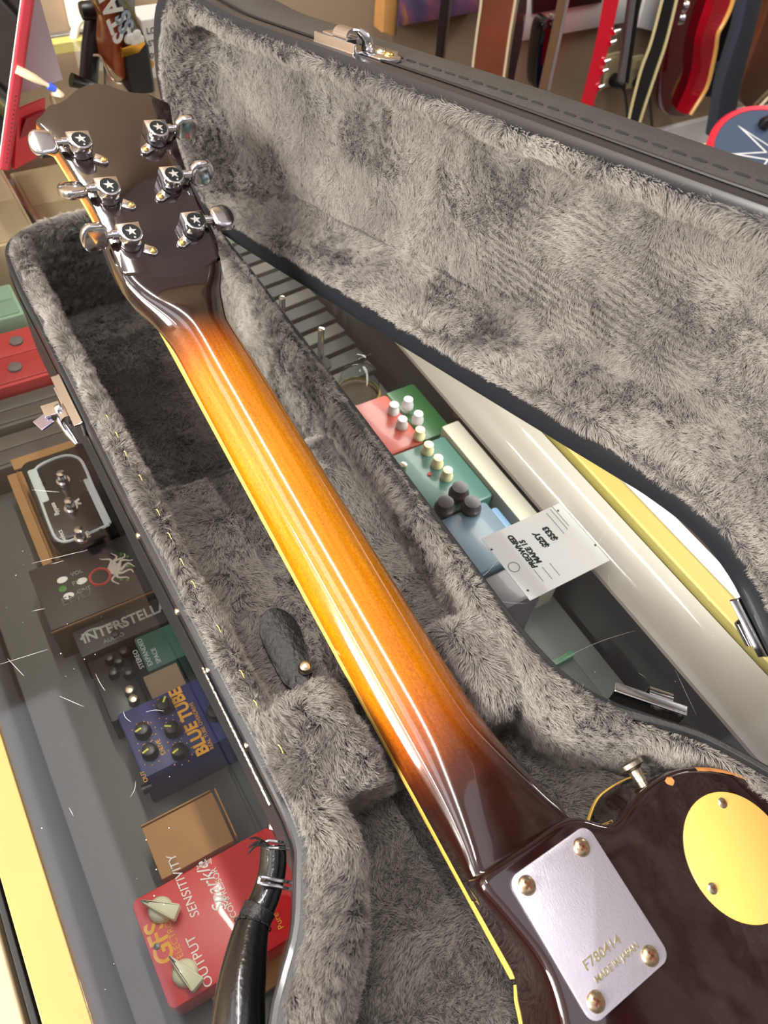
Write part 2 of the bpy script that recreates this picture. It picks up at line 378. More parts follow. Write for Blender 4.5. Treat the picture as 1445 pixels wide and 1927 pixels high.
# ------------------------------------------------------------------ things in the showcase
EX, EY, EZ = np.eye(3)
def rrect(x0, x1, y0, y1, r, n=5):
    P = []
    for cx, cy, a0 in ((x1 - r, y1 - r, 0), (x0 + r, y1 - r, PI / 2), (x0 + r, y0 + r, PI), (x1 - r, y0 + r, 1.5 * PI)):
        for k in range(n + 1): a = a0 + PI / 2 * k / n; P.append((cx + r * math.cos(a), cy + r * math.sin(a)))
    return P
def slab(name, x0, x1, y0, y1, zt, zb, m, parent=None, r=4, bev=1.2, loc=None):
    return MB().prism(rrect(x0, x1, y0, y1, r), (0, 0, zb), EX, EY, EZ, zt - zb, bev).build(name, m, parent, loc)
WH = mat('white_ink', (235, 235, 232), .6); AMB = mat('amber_ink', (232, 168, 52), .6); GREYI = mat('grey_ink', (150, 152, 150), .6)
def knob(parent, c, r, h, m, tip=None, ang=0., name='knob'):
    k = MB().lathe([(r, 0), (r, h * .35), (r * .82, h * .5), (r * .78, h), (r * .6, h + .4), (0, h + .4)], c, EZ, 20).build(name, m, parent)
    if tip:
        d = np.array([math.cos(ang), math.sin(ang), 0]); q = np.cross(EZ, d)
        MB().box(np.array(c) + d * r * .45 + EZ * (h + .5), (r * .8, r * .22, .5), (d, q, EZ)).build('pointer', tip, k)
    return k
# --- red compressor pedal lying on cardboard, cream chicken-head knobs
RED = mat('red_pedal_enamel', (205, 38, 44), .38, coat=.3)
zt = -590.
ped = empty('effects_pedal', (8, 132, -628)); tag(ped, 'red compressor pedal with two cream pointer knobs, nearest the case handle', 'guitar pedal')
slab('housing', -44, 58, 96, 168, zt, -628, RED, ped, 5, 1.5)
CRK = mat('cream_knob', (222, 222, 190), .35, coat=.3)
for (kx, ky), an in (((300, 1708), 2.35), ((346, 1828), 1.95)):
    c = at(kx, ky, zt + 8); c[2] = zt
    k = MB().lathe([(8.2, 0), (8.2, 3), (7.4, 6), (5, 8.5), (0, 9.5)], c, EZ, 24).build('knob', CRK, ped)
    d = unit(np.array([math.cos(an), math.sin(an), 0])); q = np.cross(EZ, d)
    ol = [(-13, -4.2), (-12, -5), (2, -3), (12.5, -.6), (12.5, .6), (2, 3), (-12, 5), (-13, 4.2)]
    MB().prism(ol, c + EZ * 4, d, q, EZ, 9, 1.0).build('pointer', CRK, k)
    MB().box(c + d * 9.2 + EZ * 13.1, (5, .7, .4), (d, q, EZ)).build('mark', BLACK, k)
def ty(px, py, z): return at(px, py, z + .1)
text('lettering', 'SENSITIVITY', ty(376, 1722, zt), EY, -EX, 6.2, WH, ped, shear=.15)
text('lettering', 'OUTPUT', ty(402, 1852, zt), EY, -EX, 6.2, WH, ped)
text('lettering', 'GFS', ty(331, 1803, zt), EY, -EX, 12.5, AMB, ped, bold=.35)
text('lettering', 'ELECTRONICS', ty(346, 1800, zt), EY, -EX, 4.4, AMB, ped)
text('lettering', 'Sparkle', ty(428, 1712, zt), EY, -EX, 9, WH, ped, shear=.4)
text('lettering', 'COMPRESSOR', ty(446, 1724, zt), EY, -EX, 4.2, WH, ped)
text('lettering', 'Pure Analog', ty(535, 1745, zt), EY, -EX, 4.2, AMB, ped)
text('lettering', 'Input', ty(398, 1614, zt), -EX, -EY, 4, WH, ped, shear=.3)
MB().lathe([(2.2, 0), (2, .8), (0, 1.2)], ty(295, 1781, zt), EZ, 14).build('indicator', mat('grey_led', (90, 80, 80), .3), ped)
b = empty('cardboard_box', (20, 120, SH)); tag(b, 'flat tan cardboard box lying underneath the red compressor pedal', 'box')
slab('body', -20, 80, 82, 160, -628.5, SH, CARD, b, 1, .6); slab('lid', -20.5, 80.5, 81.5, 160.5, -628.3, -631, CARD, b, 1, .4)
# --- tan box
b = empty('cardboard_box', (5, 190, SH)); tag(b, 'plain tan cardboard box between the blue pedal and the red pedal', 'box')
slab('body', -21, 32, 172, 211, -594, SH, CARD, b, .8, .5)
MB().box((34.5, 192, -597), (1, 38, 14), bev=.3).build('flap', CARD, b); MB().box((5, 212.3, -597), (52, 1, 8), bev=.3).build('flap', CARD, b)
# --- blue tube pedal
BLU = mat('dark_blue_enamel', (40, 48, 104), .45); zt = -585.
p = empty('effects_pedal', (50, 265, SH)); tag(p, 'dark blue tube overdrive pedal with five black knobs and yellow lettering', 'guitar pedal')
slab('housing', -8, 102, 240, 296, zt, SH, BLU, p, 3, 1.2)
YT = mat('yellow_pointer', (214, 214, 70), .5)
for kx, ky, an in ((308, 1326, .9), (268, 1373, 3.3), (324, 1370, 2.6), (281, 1412, 3.4), (337, 1412, 3.4)):
    c = at(kx, ky, zt + 6); c[2] = zt; knob(p, c, 6.2, 9, BLACK, YT, an)
dm = MB()
for kx, ky in ((308, 1326), (268, 1373), (324, 1370), (281, 1412), (337, 1412)):
    c = at(kx, ky, zt + 6); c[2] = zt
    for k in range(9):
        a = -2.4 + k * .6; dm.lathe([(.55, 0), (.5, .2)], c + 9 * np.array([math.cos(a), math.sin(a), 0]), EZ, 6)
dm.build('dial_dots', AMB, p)
text('lettering', 'BLUE TUBE', ty(394, 1414, zt), EY, -EX, 9.6, AMB, p, bold=.5, cond=.93)
text('lettering', 'REAL TUBE OVERDRIVE', ty(403, 1408, zt), EY, -EX, 3, AMB, p)
text('lettering', 'DRIVE', ty(312, 1418, zt), EY, -EX, 3.6, AMB, p); text('lettering', 'TONE', ty(290, 1385, zt), EY, -EX, 3.6, AMB, p)
text('lettering', 'OUT', ty(279, 1470, zt), EY, -EX, 3.2, AMB, p)
sm = MB()
for k in range(7):
    a = ty(374 + k * 8.5, 1309 - k * 1.6, zt); sm.box((66 + k * 3.4, 266, zt + .1), (1.3, 50 if k < 3 else 50, .3))
sm.box((76, 241, zt + .1), (22, 1.6, .3)); sm.box((76, 291, zt + .1), (22, 1.6, .3)); sm.build('grille_print', AMB, p)
MB().lathe([(6.5, 0), (6.5, 6), (5, 8), (0, 8.5)], at(405, 1345, zt), EZ, 20).build('footswitch', BLACK, p)
slab('price_sticker', 78, 94, 276, 292, zt + .4, zt, WH, p, 1, .1)
MB().lathe([(4, 0), (4, 7)], (-4, 238, zt - 14), -EX, 14).build('jack', BLACK, p)
# --- black pedal with white curved outline and three footswitches, standing on its box
b = empty('cardboard_box', (30, 520, SH)); tag(b, 'open tan cardboard box under the black pedal with white outline', 'box')
slab('body', -18, 84, 466, 585, -603, SH, CARD, b, 1, .5)
MB().box((-8, 524, -600), (2, 112, 6)).build('flap', mat('brown_card', (150, 106, 62), .8), b)
MB().box((20, 592, -600), (60, 14, 2)).build('flap', CARD, b)
p = empty('effects_pedal', (28, 505, -602)); tag(p, 'black three-switch effects pedal with a white curved outline, on a tan box', 'guitar pedal')
zt = -572.
slab('housing', -4, 62, 462, 564, zt, -602, mat('gloss_black_enamel', (26, 24, 26), .25, coat=.5), p, 8, 2)
pts = cr([(45, 461), (12, 459), (2, 464), (0, 480), (2, 530), (5, 548), (15, 555), (35, 556), (45, 548), (47, 535), (46, 500), (46, 462)], 60)
WG = mat('pale_grey_ink', (196, 204, 206), .5)
MB().tube([(a, q_, zt) for a, q_ in pts], [1.3] * 60, 6).build('outline', WG, p)
slab('label_band', 41, 47.5, 462, 520, zt + .4, zt, WG, p, 1, .1); slab('label_band', 0, 8, 510, 552, zt + .4, zt, WG, p, 2, .1)
for fx, fy in ((116, 897), (131, 948), (150, 1003)):
    c = at(fx, fy, zt + 8); c[2] = zt
    MB().lathe([(6, 0), (6, 3), (4.4, 3), (4.4, 8), (3.6, 9.5), (3.6, 13), (0, 13.6)], c, EZ, 18).build('footswitch', CHROME, p)
for tx, ty_, s_ in ((112, 968, 'Bypass'), (125, 1018, 'Select'), (172, 1012, 'Tap'), (88, 912, 'Voodoo'), (196, 1000, 'Delay')):
    text('lettering', s_, at(tx, ty_, zt + .5), EY, -EX, 4.2, WH if tx in (112, 125, 172) else BLACK, p)
text('lettering', 'A', at(152, 948, zt + .2), EY, -EX, 7, WH, p, bold=.5)
# --- dark box with sea creature art
b = empty('pedal_box', (35, 400, SH)); zt = -592.
tag(b, 'charcoal pedal box printed with white tentacles, red ring and white dots', 'box')
DK = mat('charcoal_box_card', (52, 47, 47), .55)
a0 = at(85, 1075, zt); slab('body', -30, 92, 394, 460, zt, SH, DK, b, 1, .6)
MB().box((31, 392.4, zt - 1), (122, 1, 2)).build('lid_edge', mat('brown_card_edge', (120, 86, 60), .8), b)
c = at(188, 1085, zt); RI = mat('red_ink', (190, 52, 48), .5)
MB().tube([c + 8.5 * np.array([math.cos(t), math.sin(t), 0]) for t in np.linspace(0, 2 * PI, 28, endpoint=False)], 1.1, 6, True).build('red_ring', RI, b)
sm = MB(); c2 = at(215, 1070, zt); sm.lathe([(6, 0), (5, .6)], c2, EZ, 14)
for k in range(8):
    a = -1.8 + k * .52; d = np.array([math.cos(a), math.sin(a), 0]); q = np.cross(EZ, d)
    sm.tube([c2 + d * s_ + q * 3 * math.sin(s_ * .42 + k) for s_ in np.linspace(3, 17, 12)], np.linspace(1.5, .4, 12), 6)
sm.build('tentacle_print', mat('bone_ink', (205, 196, 186), .6), b)
gm = MB()
for k in range(9): gm.lathe([(1.4, 0), (1, .3)], at(232 + 8 * math.cos(k * 2.1), 1065 + 26 * math.sin(k * 1.3), zt), EZ, 7)
MB().lathe([(3.4, 0), (3, .3)], at(118, 1108, zt), EZ, 10).build('green_dot', mat('green_dot_ink', (70, 128, 52), .6), b); gm.build('green_print', mat('green_ink', (70, 128, 52), .6), b)
sm = MB()
for q in ((116, 1092), (153, 1094), (128, 1122)):
    c = at(*q, zt); sm.prism([(3.8 * math.cos(t) * (1.35 if math.cos(t) > 0 else 1), 3.2 * math.sin(t)) for t in np.linspace(0, 2 * PI, 16, endpoint=False)], c, EX, EY, EZ, .4)
sm.build('dot_print', WH, b)
for q, s_ in (((134, 1085), 'VOL'), ((137, 1102), 'FX'), ((146, 1118), 'GRIT')): text('lettering', s_, at(*q, zt + .2), EX, EY, 4, GREYI, b)
text('lettering', 'EMO', at(118, 1142, zt + .2), EX, EY, 9, mat('dim_ink', (88, 82, 82), .6), b)
# --- interstellar box
b = empty('pedal_box', (50, 310, SH)); zt = -600.
tag(b, 'black pedal box with grey slanted capital lettering along its top edge', 'box')
slab('body', -16, 130, 364, 390, zt, SH, mat('black_box_card', (36, 38, 38), .5), b, 1, .6)
text('lettering', 'INTERSTELLAR', at(158, 1212, zt + .2), EX, EY, 10, GREYI, b, bold=.3, cond=.9)
text('lettering', 'AUDIO', at(196, 1212, zt + .2), EX, EY, 4, GREYI, b)
MB().tube([at(q[0], q[1], zt) for q in cr([(152, 1205), (165, 1188), (200, 1178), (240, 1172)], 14)], np.linspace(1.2, .3, 14), 6).build('swoosh', GREYI, b)
# --- teal pedal under it
p = empty('effects_pedal', (65, 344, SH)); zt = -600.
tag(p, 'dark teal pedal with pale print and round dark plate, beside the black knobbed pedal', 'guitar pedal')
slab('housing', 26, 120, 327, 361, zt, SH, mat('teal_enamel', (38, 92, 80), .45), p, 2, 1)
MB().prism([(16 * math.cos(t), 17 * math.sin(t)) for t in np.linspace(0, 2 * PI, 30, endpoint=False)], (76, 344, zt), EX, EY, EZ, .5).build('round_plate', mat('dark_plate', (58, 60, 56), .5), p)
for k, s_ in enumerate(('STEREO', 'EXPANDED', 'SPACE')): text('lettering', s_, at(272 + 16 * k, 1256 - 5 * k, zt + .2), EY, -EX, 4, WG, p)
# --- black pedal with many knobs
p = empty('effects_pedal', (5, 330, SH)); zt = -605.
tag(p, 'black pedal crowded with small dark and pale knobs, left of the teal pedal', 'guitar pedal')
slab('housing', -14, 17, 302, 361, zt, SH, BLACK, p, 2, 1)
for kx, ky, m_ in ((216, 1190, BLACK), (232, 1222, BLACK), (222, 1240, BLACK), (240, 1262, BLACK), (212, 1262, BLACK), (243, 1296, STEEL), (250, 1313, STEEL), (205, 1235, BLACK)):
    c = at(kx, ky, zt + 8); c[2] = zt; knob(p, c, 4.4, 7, m_)
# --- small brown card box
b = empty('card_box', (60, 318, SH)); tag(b, 'small brown card box with handwriting, between the teal pedal and the blue pedal', 'box')
slab('body', 21, 48, 301, 324, -603, SH, mat('brown_card_stock', (142, 120, 96), .8), b, .5, .3)
slab('lid', 20.5, 48.5, 300.5, 324.5, -600, -603, mat('brown_card_lid', (146, 124, 98), .8), b, .5, .3)
# --- pale box with silver knobs behind the handle
p = empty('effects_pedal', (80, 140, SH)); zt = -606.
tag(p, 'pale grey pedal with silver knobs, half hidden behind the case handle', 'guitar pedal')
slab('housing', 62, 110, 110, 172, zt, SH, mat('pale_grey_enamel', (176, 174, 164), .4), p, 3, 1.2)
for kx, ky in ((516, 1556), (540, 1555), (541, 1615), (543, 1655), (535, 1590)):
    c = at(kx, ky, zt + 6); c[2] = zt; knob(p, c, 5, 8, CHROME)
# --- left far: red pedal board and grey cases seen through the glass
for k, (lab, nm, cat_, x0, x1, y0, y1, zt, col) in enumerate([
        ('red floor unit with grey buttons at the left glass edge, near the tablet', 'effects_unit', 'guitar pedal', -64, 92, 690, 775, -590, (190, 60, 58)),
        ('dark grey equipment case just left of the case latch', 'equipment_case', 'case', -64, 90, 645, 686, -600, (92, 88, 84)),
        ('dark grey equipment case nearest the pedal with white outline', 'equipment_case', 'case', -64, 60, 598, 641, -606, (98, 93, 89)),
        ('beige shipping box under the glass beside the tablet', 'shipping_box', 'box', -60, 110, 885, 1060, -560, (172, 150, 120)),
        ('wide beige shipping box furthest along the showcase', 'shipping_box', 'box', 120, 330, 900, 1080, -585, (160, 142, 112)),
        ('pale green cloth pouch beside the red floor unit', 'pouch', 'pouch', -66, 60, 790, 850, -585, (140, 170, 146))]):
    e = empty(nm, ((x0 + x1) / 2, (y0 + y1) / 2, SH)); tag(e, lab, cat_)
    slab('body', x0, x1, y0, y1, zt, SH, mat(nm + '_mat%d' % k, col, .6), e, 3, 2)
    slab('top_panel', x0 + 4, x1 - 4, y0 + 4, (y0 + y1) / 2 - 1, zt + 1.5, zt - 3, mat(nm + '_top%d' % k, tuple(int(q * .9) for q in col), .5), e, 2, 1)
    slab('top_panel', x0 + 4, x1 - 4, (y0 + y1) / 2 + 1, y1 - 4, zt + 1.5, zt - 3, mat(nm + '_top_b%d' % k, tuple(int(q * .95) for q in col), .5), e, 2, 1)
    if nm == 'effects_unit':
        for q in ((-30, 712), (28, 712), (-30, 752), (40, 752)): MB().lathe([(7, 0), (7, 3), (0, 4)], (*q, zt + 1), EZ, 16).build('button', mat('grey_button', (110, 100, 100), .5), e)
# --- right side: pedals
def simple_pedal(lab, x0, x1, y0, y1, zt, col, knobs, kcol, kr=5.5, metal=0.):
    e = empty('effects_pedal', ((x0 + x1) / 2, (y0 + y1) / 2, SH)); tag(e, lab, 'guitar pedal')
    slab('housing', x0, x1, y0, y1, zt, SH, mat('pedal_enamel', col, .4, coat=.2), e, 4, 1.5)
    km = mat('knob_plastic', kcol, .4, metal)
    for kx, ky in knobs:
        c = at(kx, ky, zt + 8); c[2] = zt; knob(e, c, kr, 11, km)
    return e
e = simple_pedal('coral red pedal with four pale knobs, between the case tray and the lid', 262, 345, 418, 492, -568, (168, 72, 60), ((741, 765), (768, 755), (757, 792), (787, 782)), (205, 208, 212), 6)
e = simple_pedal('teal pedal with a row of four cream knobs', 270, 366, 330, 415, -566, (66, 106, 98), ((790, 812), (806, 840), (824, 865), (842, 888)), (226, 216, 176), 6)
MB().lathe([(4, 0), (3.4, 6), (0, 7)], at(758, 882, -566), EZ, 12).build('footswitch', STEEL, e)
MB().lathe([(2, 0), (2, 1)], at(808, 893, -566), EZ, 12).build('indicator', RI, e)
e = simple_pedal('blue-grey pedal with three large dark knobs, below the teal pedal', 274, 352, 262, 326, -562, (84, 104, 118), ((865, 920), (838, 948), (888, 948)), (58, 52, 56), 9.5)
slab('side_cheek', 352, 360, 262, 318, -566, -600, mat('pale_blue_enamel', (104, 136, 170), .4), e, 3, 1)
e = simple_pedal('charcoal pedal with a red ring, partly under the white card', 276, 342, 224, 258, -566, (70, 66, 74), (), (50, 50, 50))
MB().tube([at(880, 1000, -565) + 7 * np.array([math.cos(t), math.sin(t), 0]) for t in np.linspace(0, 2 * PI, 20, endpoint=False)], .8, 6, True).build('red_ring', mat('dull_red_ink', (140, 60, 62), .5), e)
e = simple_pedal('bright green pedal standing close to the white light trough', 349, 384, 425, 500, -575, (46, 92, 52), ((864, 770),), (90, 70, 60), 5)
bx = slab('storage_box', 366, 386, 240, 422, -560, SH, mat('beige_storage', (176, 172, 158), .6), None, 2, 1)
tag(bx, 'long beige box along the white light trough behind the pedals', 'box')
# glass tumbler and small dark stand
e = empty('desk_ornament', (330, 545, SH)); tag(e, 'clear glass bell and dark base standing among the dark slats', 'ornament')
c = np.array([335, 530, -600.])
MB().lathe([(26, 0), (26, 3), (0, 3)], c - EZ * 2, EZ, 24).build('base', mat('brown_wood_base', (92, 60, 44), .5), e)
MB().lathe([(22, 3), (22, 20), (18, 34), (8, 42), (3, 44), (3, 52), (5, 56), (0, 58)], c, EZ, 24).build('bell', glass_mat('bell_glass', (225, 232, 232)), e)
MB().lathe([(23, -1), (24, 2), (22, 4)], c + EZ * 4, EZ, 24, False).build('gilt_ring', mat('gilt', (190, 170, 96), .4, .4), e)
# dark slatted rack
e = empty('slatted_rack', (260, 640, SH)); tag(e, 'grey slatted rack lying under the far part of the glass', 'rack')
for k in range(15):
    MB().box((272, 556 + k * 24, -604), (206, 17, 8), (unit((1, .12, 0)), unit((-.12, 1, 0)), EZ), 1).build('slat', mat('grey_slat', (36, 36, 38) if k % 3 else (66, 64, 60), .6), e)
MB().box((200, 724, -612), (8, 350, 8), bev=1).build('rail', BLACKM, e); MB().box((344, 724, -612), (8, 350, 8), bev=1).build('rail', BLACKM, e)
for k, (x_, y_, h_) in enumerate(((322, 592, 46), (300, 640, 60), (262, 668, 52))):
    e = empty('chrome_rod', (x_, y_, -600)); tag(e, ('short chrome rod on a round foot nearest the glass bell', 'tall chrome rod on a round foot standing mid-way along the dark slats', 'chrome rod on a round foot beside the pale tape roll')[k], 'rod', 'small chrome rods on the slatted rack')
    MB().lathe([(12, 0), (12, 2), (3, 4), (0, 4)], (x_, y_, -599.5), EZ, 20).build('foot', BLACKM, e); MB().lathe([(3.4, 0), (3.4, h_), (0, h_ + 1)], (x_, y_, -596), EZ, 14).build('rod', CHROME, e)
e = empty('tape_roll', (245, 690, -600)); tag(e, 'pale roll of tape standing on the slatted rack', 'tape roll')
MB().lathe([(10, -5), (17, -5), (17, 5), (10, 5), (10, -5)], (232, 690, -583), EX, 28, False).build('roll', mat('pale_tape', (190, 204, 206), .4), e)
MB().box((236, 745, -598), (10, 80, 4)).build('tape_end', mat('clear_tape', (170, 180, 180), .3), e)
# dark trays at the lower right of the counter
for k, (x0, x1, y0, y1, z, col, lab) in enumerate([
        (262, 345, 120, 176, -600, (48, 52, 50), 'dark grey tray with green edging under the white card'), (262, 346, 40, 112, -596, (54, 42, 44), 'dark maroon tray nearest the right latch'), (262, 346, -50, 34, -604, (44, 44, 48), 'charcoal tray at the lower right edge of the glass')]):
    e = empty('tray', ((x0 + x1) / 2, (y0 + y1) / 2, SH)); tag(e, lab, 'tray')
    slab('base', x0, x1, y0, y1, z, SH, mat('tray_mat%d' % k, col, .5), e, 3, 1.5)
    slab('raised_edge', x0, x1, y1 - 5, y1, z + 5, z - 2, mat('tray_edge%d' % k, (48, 92, 62) if k == 0 else (80, 50, 52), .4), e, 1, .5)
    slab('divider', x0 + 30, x0 + 50, y0 + 6, y1 - 8, z + 3, z - 2, mat('tray_div%d' % k, (72, 72, 70), .5), e, 2, .5)

# price card lying on the glass
cd = empty('price_card', (311, 216, -475)); tag(cd, 'white printed price card with four corner dots lying on the counter glass', 'card')
PAP = mat('white_card', (244, 250, 246), .6)
MB().box((311, 216, -474.7), (75, 61, .5)).build('sheet', PAP, cd)
INK = mat('black_ink', (34, 52, 50), .7); LI = mat('light_ink', (150, 160, 158), .7)
z = -474.3
text('lettering', 'PREOWNED', at(1012, 1067, z), EY, -EX, 4.4, INK, cd, bold=.25, shear=.2)
text('lettering', 'MAKE 15', at(1020, 1058, z), EY, -EX, 4.4, INK, cd, bold=.25, shear=.2)
text('lettering', '$25Y', at(1034, 1028, z), EY, -EX, 5.0, INK, cd, bold=.3, shear=.2)
text('lettering', '$533', at(1050, 1015, z), EY, -EX, 5.0, INK, cd, bold=.3, shear=.2)
lm = MB()
for q in ((292, 185.8), (299, 184.5), (306, 184.5), (338, 220), (341, 222), (333, 218)): lm.box((q[0], q[1] + 14, z), (.6, 22 if q[0] > 310 else 12, .1))
lm.build('print_lines', LI, cd)
dm = MB()
for q in ((925, 1034), (993, 1111), (1050, 961), (1120, 1026)): dm.lathe([(1.0, 0), (.9, .2)], at(*q, z), EZ, 10)
dm.build('corner_dots', mat('grey_dot', (80, 100, 100), .5), cd)
c = at(967, 1067, z); MB().tube([c + 4.2 * np.array([math.cos(t), math.sin(t), 0]) for t in np.linspace(0, 2 * PI, 20, endpoint=False)], .35, 4, True).build('emblem', LI, cd)

# ================================================================== GUITAR CASE
case = empty('guitar_case', (127, 100, -475))
tag(case, 'open black hardshell guitar case with grey plush lining, lid tipped back, on the glass counter', 'guitar case')
OUT = cr([(44, 400), (44, 500), (44, 580), (50, 616), (70, 633), (105, 640), (145, 634), (185, 618), (207, 592), (212, 550), (212, 400), (211, 250), (210, 165), (210, 137), (214, 107), (225, 83),
          (243, 61), (260, 41), (275, 14), (289, -15), (300, -50), (303, -100), (300, -140), (306, -190), (318, -240), (314, -310), (270, -375), (190, -405), (127, -410), (50, -402), (-15, -375), (-55, -310), (-62, -240),
          (-50, -190), (-43, -140), (-44, -90), (-32, -40), (-15, 8), (4, 40), (13, 51), (27, 66), (38, 85), (45, 103), (46, 150), (44, 300)], 420, True)
NO = normals2(OUT)
def sstep(a, b, x): t = np.clip((x - a) / (b - a), 0, 1); return t * t * (3 - 2 * t)
WIDE = (1 - sstep(85, 140, OUT[:, 1])) * (1 - .8 * sstep(212, 232, OUT[:, 0]) * sstep(-120, -60, OUT[:, 1]))         # 1 round the body, 0 along the neck, thin where the horn sits
ZR = sstep(216, 250, OUT[:, 0]) * sstep(-140, -80, OUT[:, 1])
def ring(dn, db, zn, zb):
    d = dn + (db - dn) * WIDE
    if dn > 2 and zn > -465: d = d * (1 - .55 * ZR)
    z = zn + (zb - zn) * WIDE; P = OUT - NO * d[:, None]
    return np.c_[P, z]
TH, HX, HZ, PH = .156, 300.1, -391.1, 1.682
_k = np.array([-math.sin(TH), math.cos(TH), 0]); _H = np.array([HX, 0, HZ])
def lid(P):
    v = np.asarray(P, float) - _H; c, s = math.cos(PH), math.sin(PH)
    return _H + v * c + np.cross(np.broadcast_to(_k, v.shape), v) * s + np.outer(v @ _k, _k).reshape(v.shape) * (1 - c)
def lidv(v):
    v = np.asarray(v, float); c, s = math.cos(PH), math.sin(PH); return v * c + np.cross(_k, v) * s + _k * (_k @ v) * (1 - c)
ident = lambda P: np.asarray(P, float)

# tray shell
shell = MB().rings([ring(a, a, z, z) for a, z in ((1.2, -403), (1.2, -405), (0, -406.5), (0, -430), (0, -464), (3, -471.5), (8, -474.6))], True, False, True).build('tray_shell', TOLEX, case)
MB().rings([ring(a, a, z, z) for a, z in ((9.5, -394), (9.5, -390), (1.2, -389.4), (0, -390.4), (-.4, -396), (0, -402), (1.4, -403.2))], True).build('rim_trim', TRIM, case)
MB().tube(ring(-.2, -.2, -405.5, -405.5), 1.0, 6, True).build('piping', BLACK, case)
# vinyl fold showing between trim and plush
MB().rings([ring(a, a, z, z) for a, z in ((3.2, -389.6), (4, -388.8), (9, -388.6), (9.6, -389.6))], True).build('vinyl_fold', VINYLG, case)
# plush-covered wall
linr = [ring(8.5, 9, -391, -391), ring(8.8, 9.6, -388, -387.5), ring(10, 13, -386.2, -385.6), ring(12, 19, -386, -385), ring(14.5, 25, -387, -387), ring(16.4, 28.5, -390, -391), ring(17.2, 30, -396, -398), ring(17.6, 30.5, -415, -412), ring(18.2, 30.5, -440, -425), ring(19, 31, -471, -437)]
def bump_rings(rs, amp, sc_):
    o = []
    for r in rs:
        n = vnoise(np.array(r) / sc_, 5)[:, None]; o.append(np.array(r) + np.c_[-NO, np.ones(len(NO))] * n * amp)
    return o
def subdiv_rings(rs, k=3):
    o = []
    for a, b in zip(rs[:-1], rs[1:]):
        for t in range(k): o.append(np.array(a) + (np.array(b) - np.array(a)) * t / k)
    o.append(np.array(rs[-1])); return o
FACES_TOTAL = 0
def lining(name, rs, T=ident, upv=(0, 0, 1), dens=DENS, length=6, flow=(0, 0, 0), parent=case, seed=1, keep=None, **kw):
    mb = MB().rings([T(r) for r in rs], True)
    return _pile(name, mb, upv, dens, length, flow, parent, seed, keep, **kw)
def _pile(name, mb, upv, dens, length, flow, parent, seed, keep=None, **kw):
    V = np.array(mb.v); f = mb.f
    s = 0
    for q in f: s += np.cross(V[q[1]] - V[q[0]], V[q[2]] - V[q[0]]) @ np.array(upv, float)
    if s < 0: f = [q[::-1] for q in f]; mb.f = f
    o = mb.build(name, FURBASE, parent)
    global FACES_TOTAL
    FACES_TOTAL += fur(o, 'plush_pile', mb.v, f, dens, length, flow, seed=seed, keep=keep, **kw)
    return o
def rollflow(P):
    n = vnoise(P / 45., 60)[:, None]; return np.array([-.1, -.9, 0]) * (n * 1.2) + np.array([-.5, -.4, 0])
for r_ in linr: r_[:, 2] -= ZR * np.interp(r_[:, 2], [-433, -412, -395, -384], [0, 8, 11.5, 13])
lining('wall_lining', bump_rings(subdiv_rings(linr, 2), 1.0, 26.), length=6, flow=rollflow, swirl=.7, lift=.75, tuft=.65, seed=1, rad=.1, dens=DENS * 1.25)

def span(poly, y):
    xs = []
    for a, b in zip(poly, np.roll(poly, -1, 0)):
        if (a[1] - y) * (b[1] - y) <= 0 and a[1] != b[1]: xs.append(a[0] + (b[0] - a[0]) * (y - a[1]) / (b[1] - a[1]))
    return (min(xs), max(xs)) if len(xs) >= 2 else None
def field(ys, xr, zf, nx, T=ident):
    """height-field sheet: rows at ys, each from xr(y)[0] to xr(y)[1], height zf(x, y)"""
    mb = MB(); rows = []
    for y in ys:
        a, b = xr(y); xs = np.linspace(a, b, nx); rows.append(T(np.stack([xs, np.full(nx, y), zf(xs, np.full(nx, y))], 1)))
    return mb.rings(rows, False)
inner = OUT - NO * (17 + (29 - 17) * WIDE)[:, None]
def lumps(x, y, amp, s, k=0): return amp * vnoise(np.stack([x / s, y / s, np.zeros_like(x)], 1), k)
_pile('floor_lining', field(np.linspace(336, 617, 110), lambda y: span(inner, y), lambda x, y: -469.5 + lumps(x, y, 1.4, 17) + lumps(x, y, .8, 7, 3), 60), (0, 0, 1), DENS * .9, 4.2, (-.2, -.6, 0), case, 2, swirl=1.1, lift=.55, tuft=.42, rad=.09)
def zpanel(x, y):
    e = np.clip((y - 334) / 12., 0, 1); z = -414 - 10 * (1 - np.sqrt(np.clip(1 - e ** 2, 0, 1))) - np.where(y > 345.9, 44, 0)
    return z + lumps(x, y, 1.8, 24, 7) + lumps(x, y, .7, 9, 8)
_pile('accessory_lid', field(np.r_[np.linspace(150, 345.8, 90), 346, 346.5], lambda y: (60.5, 194.5), zpanel, 60), (0, 0, 1), DENS, 5, (-.3, -.55, 0), case, 3, swirl=1.2, lift=.6, tuft=.45, rad=.09)
_pile('body_floor_lining', field(np.linspace(-372, 118, 110), lambda y: span(inner, y) or (120, 130), lambda x, y: -433 + lumps(x, y, 1.2, 30, 2), 80), (0, 0, 1), DENS * .9, 3.6, (-.2, -.5, 0), case, 4, swirl=.9, lift=.5, tuft=.4, rad=.085)
def zcradle(x, y):
    nx = 103 + (y - 137) * -.02
    top = np.where(x < 132, -386.5 - 9 * sstep(90, 103, x) * 1.0, -391 - 0 * x)
    tr = sstep(98, 108, x) * (1 - sstep(160, 169, x))
    z = top * (1 - tr) + (-419) * tr
    ey = np.clip(1 - np.minimum(y - 108, 167 - y) / 12., 0, 1); z = z - 12 * (1 - np.sqrt(np.clip(1 - ey ** 2, 0, 1)))
    z = np.where((y <= 108.2) | (y >= 166.8), -440, z)
    return z + lumps(x, y, 1.8, 15, 4)
